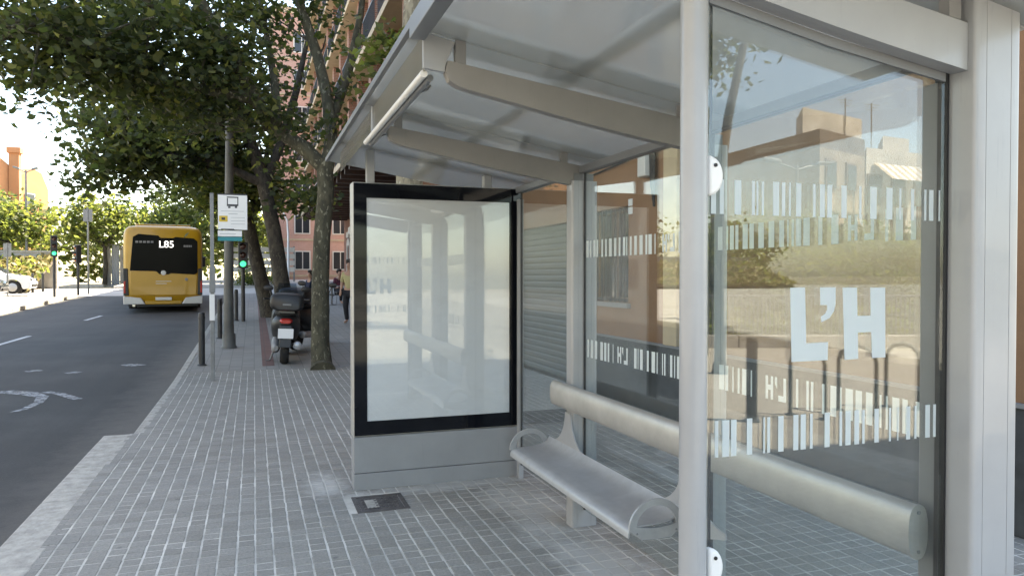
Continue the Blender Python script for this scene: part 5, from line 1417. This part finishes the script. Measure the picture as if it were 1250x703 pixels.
za = MP(1090, 198, 40).z
for q_ in range(12):
    a_ = k0 + dk * (.08 + .6 * q_ / 12); b_ = k0 + dk * (.08 + .6 * (q_ + 1) / 12)
    mb = MB(); A_ = [a_ + nk_ * .06, b_ + nk_ * .06, b_ + nk_ * 1.2, a_ + nk_ * 1.2]
    mb.add([(A_[0].x, A_[0].y, za), (A_[1].x, A_[1].y, za), (A_[2].x, A_[2].y, za - 1.0), (A_[3].x, A_[3].y, za - 1.0)], [(0, 1, 2, 3)])
    mb.build('awning_stripe', M['white'] if q_ % 2 else M['tan'], cr)
# bank with grass and shrubs in front of the tan wall
g0 = [MG(x, 424) for x in (820, 900, 980, 1060, 1150, 1250)]
def bankpt(i, s):
    g = g0[i]; out = Vector((g.x, g.y - 1.6, 0)); dr_ = Vector((g.x - 0, g.y - 3.2, 0)).normalized()
    return (g.x + dr_.x * 13 * s, g.y + dr_.y * 13 * s, -.003 + 2.4 * s ** .85)
mb = MB(); mb.grid(list(range(6)), [0, .15, .35, .6, 1.0], lambda i, s: bankpt(i, s))
tag(mb.build('square_bank', mat('bank_turf', (0.15, 0.14, 0.05), .95, noise=(.9, .5, (.045, .06, .02)), bump=(14, .8, .03)), smooth=80), kind='structure')
rr_ = random.Random(8)
pts_ = []
for _ in range(5000):
    i = rr_.random() * 4.98; s = rr_.random(); i0 = int(i); f_ = i - i0
    a_, b_ = Vector(bankpt(i0, s)), Vector(bankpt(i0 + 1, s)); q_ = a_.lerp(b_, f_); pts_.append((q_.x, q_.y, q_.z + rr_.random() * .2))
tag(link('bank_grass', leaves_mesh('bank_grass', np.array(pts_), .3, [M['leaf2'], M['leaf4'], M['leaf3']], [.35, .3, .35], OVAL, droop=0, seed=19)), 'yellow green grass on the bank reflected in the end glass', 'grass', kind='stuff')
for k, (px, D, w, h, lab) in enumerate(((905, 26, 1.6, 1.3, 'round shrub reflected at the left of the end glass'), (960, 27, 2.0, 1.6, 'broad shrub reflected below the tan wall corner'), (1035, 28, 2.2, 1.5, 'broad shrub reflected above the letter H'))):
    c = MP(px, 330, D)
    hedge('shrub', lab, [((c.x, c.y, 2.2 + h * .4), (w, w, h * .6), 1)], 45, 40, .35, .22, [M['leaf1'], M['leaf2'], M['leaf3']], [.3, .4, .3], 90 + k, group='shrubs on the bank behind the camera')
kb = thing('low_wall', (g0[2].x, g0[2].y, 0), 'pale low wall at the foot of the reflected bank', 'wall')
for i in range(5):
    a_, b_ = g0[i], g0[i + 1]
    L_ = (b_ - a_).length
    o = MB().box(0, L_ - .02, -.15, .15, -.05, .28).build('wall_section', M['concrete'], kb, local=True, bevel=.02)
    o.location = (a_.x - kb.location.x, a_.y - kb.location.y, 0); o.rotation_euler = (0, 0, math.atan2(b_.y - a_.y, b_.x - a_.x))
# bicycle hoops, bollard, lamps
for k, (xa, ya, xb, yb_, lab) in enumerate(((965, 506, 1007, 512, 'steel bicycle hoop reflected under the letter L'), (1024, 500, 1070, 507, 'steel bicycle hoop reflected under the letter H'), (1082, 496, 1122, 500, 'steel bicycle hoop reflected at the right of the end glass'))):
    a_, b_ = MG(xa, ya), MG(xb, yb_)
    hp = .78
    t = thing('bicycle_hoop', a_, lab, 'bicycle rack', 'bicycle hoops on the square')
    pts_ = [a_, a_ + Vector((0, 0, hp - .18))] + [a_.lerp(b_, .5 - .5 * math.cos(R(g))) + Vector((0, 0, hp - .18 + .18 * math.sin(R(g)))) for g in (25, 55, 90, 125, 155)] + [b_ + Vector((0, 0, hp - .18)), b_]
    MB().tube(pts_, .024, 10).build('hoop', M['pole'], t, smooth=60)
    for q_ in (a_, b_): MB().lathe([(.06, 0), (.06, .012)], (q_.x, q_.y, 0), n=14).build('foot', M['pole'], t)
bollard(MG(918, 514), 'dark bollard reflected at the left of the end glass', .92, .06)
q_ = MG(972, 395); q_ = MP(972, 345, 24); q_.z = 0
double_lamp(q_, MP(972, 202, 24).z, 'twin armed street lamp reflected before the tan wall', arm=.95)
a_ = MP(880, 200, 12); t = thing('lamp_post', (a_.x, a_.y, 0), 'dark lamp post with curved top reflected at the left of the end glass', 'lamp post')
MB().tube([(a_.x, a_.y, -.05), tuple(MP(880, 330, 12)), tuple(MP(881, 200, 12)), tuple(MP(890, 140, 12)), tuple(MP(905, 70, 12)), tuple(MP(922, 0, 12)), tuple(MP(940, -60, 12))], [.09, .085, .08, .075, .065, .055, .045], 12).build('pole', M['pole'], t, smooth=60)
MB().lathe([(.13, 0), (.13, .03), (.1, .2)], (a_.x, a_.y, 0), n=16).build('base', M['pole'], t)
b_ = MP(850, 300, 15); b_.z = 0
tree('plane_tree', 'plane tree on the square, leaves reflected at the top left of the end glass', ([(b_.x, b_.y, -.05), (b_.x, b_.y, 2.5), (b_.x + .1, b_.y, 5)], [.25, .2, .17]),
     [([(b_.x + .1, b_.y, 5), tuple(MP(870, 40, 14)), tuple(MP(880, 10, 14))], [.1, .06, .03]), ([(b_.x, b_.y, 4.8), (b_.x - 1, b_.y, 6.5), (b_.x - 1.5, b_.y, 8)], [.12, .09, .04])],
     [(tuple(MP(872, 40, 14)), (.5, .6, .9), .6), ((b_.x - .8, b_.y, 7.6), (2.0, 2.0, 1.6), 2)], 80, 40, .4, .2, SH, [.3, .4, .3], M['bark'], 66, shape=OVAL)
# detail on the reflected square: flank windows, rooftop aerials, a railing and more planting
fl_ = (c2 - c0); nf_ = Vector((fl_.y, -fl_.x, 0)).normalized()
if nf_.dot(CAM - c0) < 0: nf_ = -nf_
for col_ in range(2):
    for row_ in range(3):
        w0 = c0 + fl_ * (.22 + .45 * col_) + nf_ * .02
        o = MB().box(-.55, .55, -.06, .06, 0, 1.5).build('window', M['brownframe'], pw, local=True)
        o.location = (w0.x - c0.x, w0.y - c0.y, Z8 - 2.9 - 2.5 * row_); o.rotation_euler = (0, 0, math.atan2(fl_.y, fl_.x))
        MB().box(-.45, .45, -.08, .08, .1, 1.4).build('pane', M['winglass'], o)
for px, py, D in ((1032, 120, 40), (1064, 126, 41)):
    a_ = MP(px, py, D); ae = thing('rooftop_aerial', (a_.x, a_.y, Z8), 'thin rooftop aerial', 'aerial')
    ae['label'] = 'thin aerial reflected above the stair house roof' if px < 1050 else 'thin aerial reflected between the tan wall and the cream house'
    MB().tube([(a_.x, a_.y, Z8 - .1), (a_.x, a_.y, a_.z)], .03, 6).build('mast', M['steel'], ae)
    for q_ in range(3): MB().tube([(a_.x - .5 + .1 * q_, a_.y, a_.z - .1 - .15 * q_), (a_.x + .5 - .1 * q_, a_.y, a_.z - .1 - .15 * q_)], .015, 5).build('element', M['steel'], ae)
rg = thing('railing', (g0[2].x, g0[2].y, 0.28), 'thin iron railing on the low wall reflected in the end glass', 'railing')
for i in range(5):
    a_, b_ = g0[i], g0[i + 1]; m_ = 16
    MB().tube([a_ + Vector((0, 0, 1.15)), b_ + Vector((0, 0, 1.15))], .025, 6).build('top_bar', M['pole'], rg)
    bars_ = MB()
    for q_ in range(m_):
        p_ = a_.lerp(b_, q_ / m_); bars_.box(p_.x - .012, p_.x + .012, p_.y - .012, p_.y + .012, .28, 1.14)
    tag(bars_.build('bars', M['pole'], rg), kind='stuff')
for k, (px, D, w, h, lab) in enumerate(((940, 20, 1.4, 1.5, 'leafy shrub reflected left of the letter L'), (1045, 20.5, 1.6, 1.0, 'low shrub reflected behind the letter H'), (885, 21, 1.3, 2.2, 'tall dark shrub reflected behind the bollard'), (1000, 24, 1.5, 1.2, 'low shrub reflected behind the apostrophe'), (1090, 25, 1.8, 1.6, 'leafy shrub reflected right of the letter H'))):
    c = MP(px, 330, D); zb = max(0, (D - 16.3) * .2)
    hedge('shrub', lab, [((c.x, c.y, zb + h * .45), (w, w, h * .5), 1)], 50, 44, .3, .2, [M['leaf1'], M['leaf2'], M['leaf3']], [.25, .4, .35], 130 + k, group='shrubs on the bank behind the camera')
# far-off wood closing the view beyond the crossing
ft = [((x, y, rise(70) + h * .5), (4.2, 3.0, h * .5), 1) for x, y, h in ((-60, 84, 8), (-52, 80, 8), (-44, 86, 9), (-36, 82, 7), (-29, 84, 8), (-22, 80, 7.5), (-15, 78, 7), (-9, 82, 8), (-3, 80, 7.5), (1, 78, 6.5))]
cl = clumps_in(ft, 330, 300)
tag(link('far_wood', leaves_mesh('far_wood', spray(cl, 34, 1.0, 301, .8), .75, BR, [.35, .35, .3], OVAL, seed=302)), 'hazy band of sunlit trees far beyond the crossing', 'trees', kind='stuff')
# house added out of view to bounce sunlight into the shade; shows only reflected
oh = thing('added_bounce_house', (-17, -6, 0), 'added pale grey house across the street, out of view, bouncing light onto the bus stop', 'building')
MB().box(-27, -17, -30, 17, -.2, 13).build('wall', mat('pale_grey_render', (.44, .44, .425), .9, noise=(.5, .2)), oh)
MB().box(-27.1, -16.7, -30.1, 17.1, 13.001, 13.3).build('cornice', M['tan'], oh)
for row_ in range(4):
    for col_ in range(11):
        y_ = -28 + col_ * 4.1; z_ = .9 + row_ * 3.1
        w_ = MB().box(-16.999, -16.94, y_, y_ + 1.3, z_, z_ + 1.7).build('window', M['brownframe'], oh)
        MB().box(-16.939, -16.93, y_ + .1, y_ + 1.2, z_ + .1, z_ + 1.6).build('pane', M['winglass'], w_)
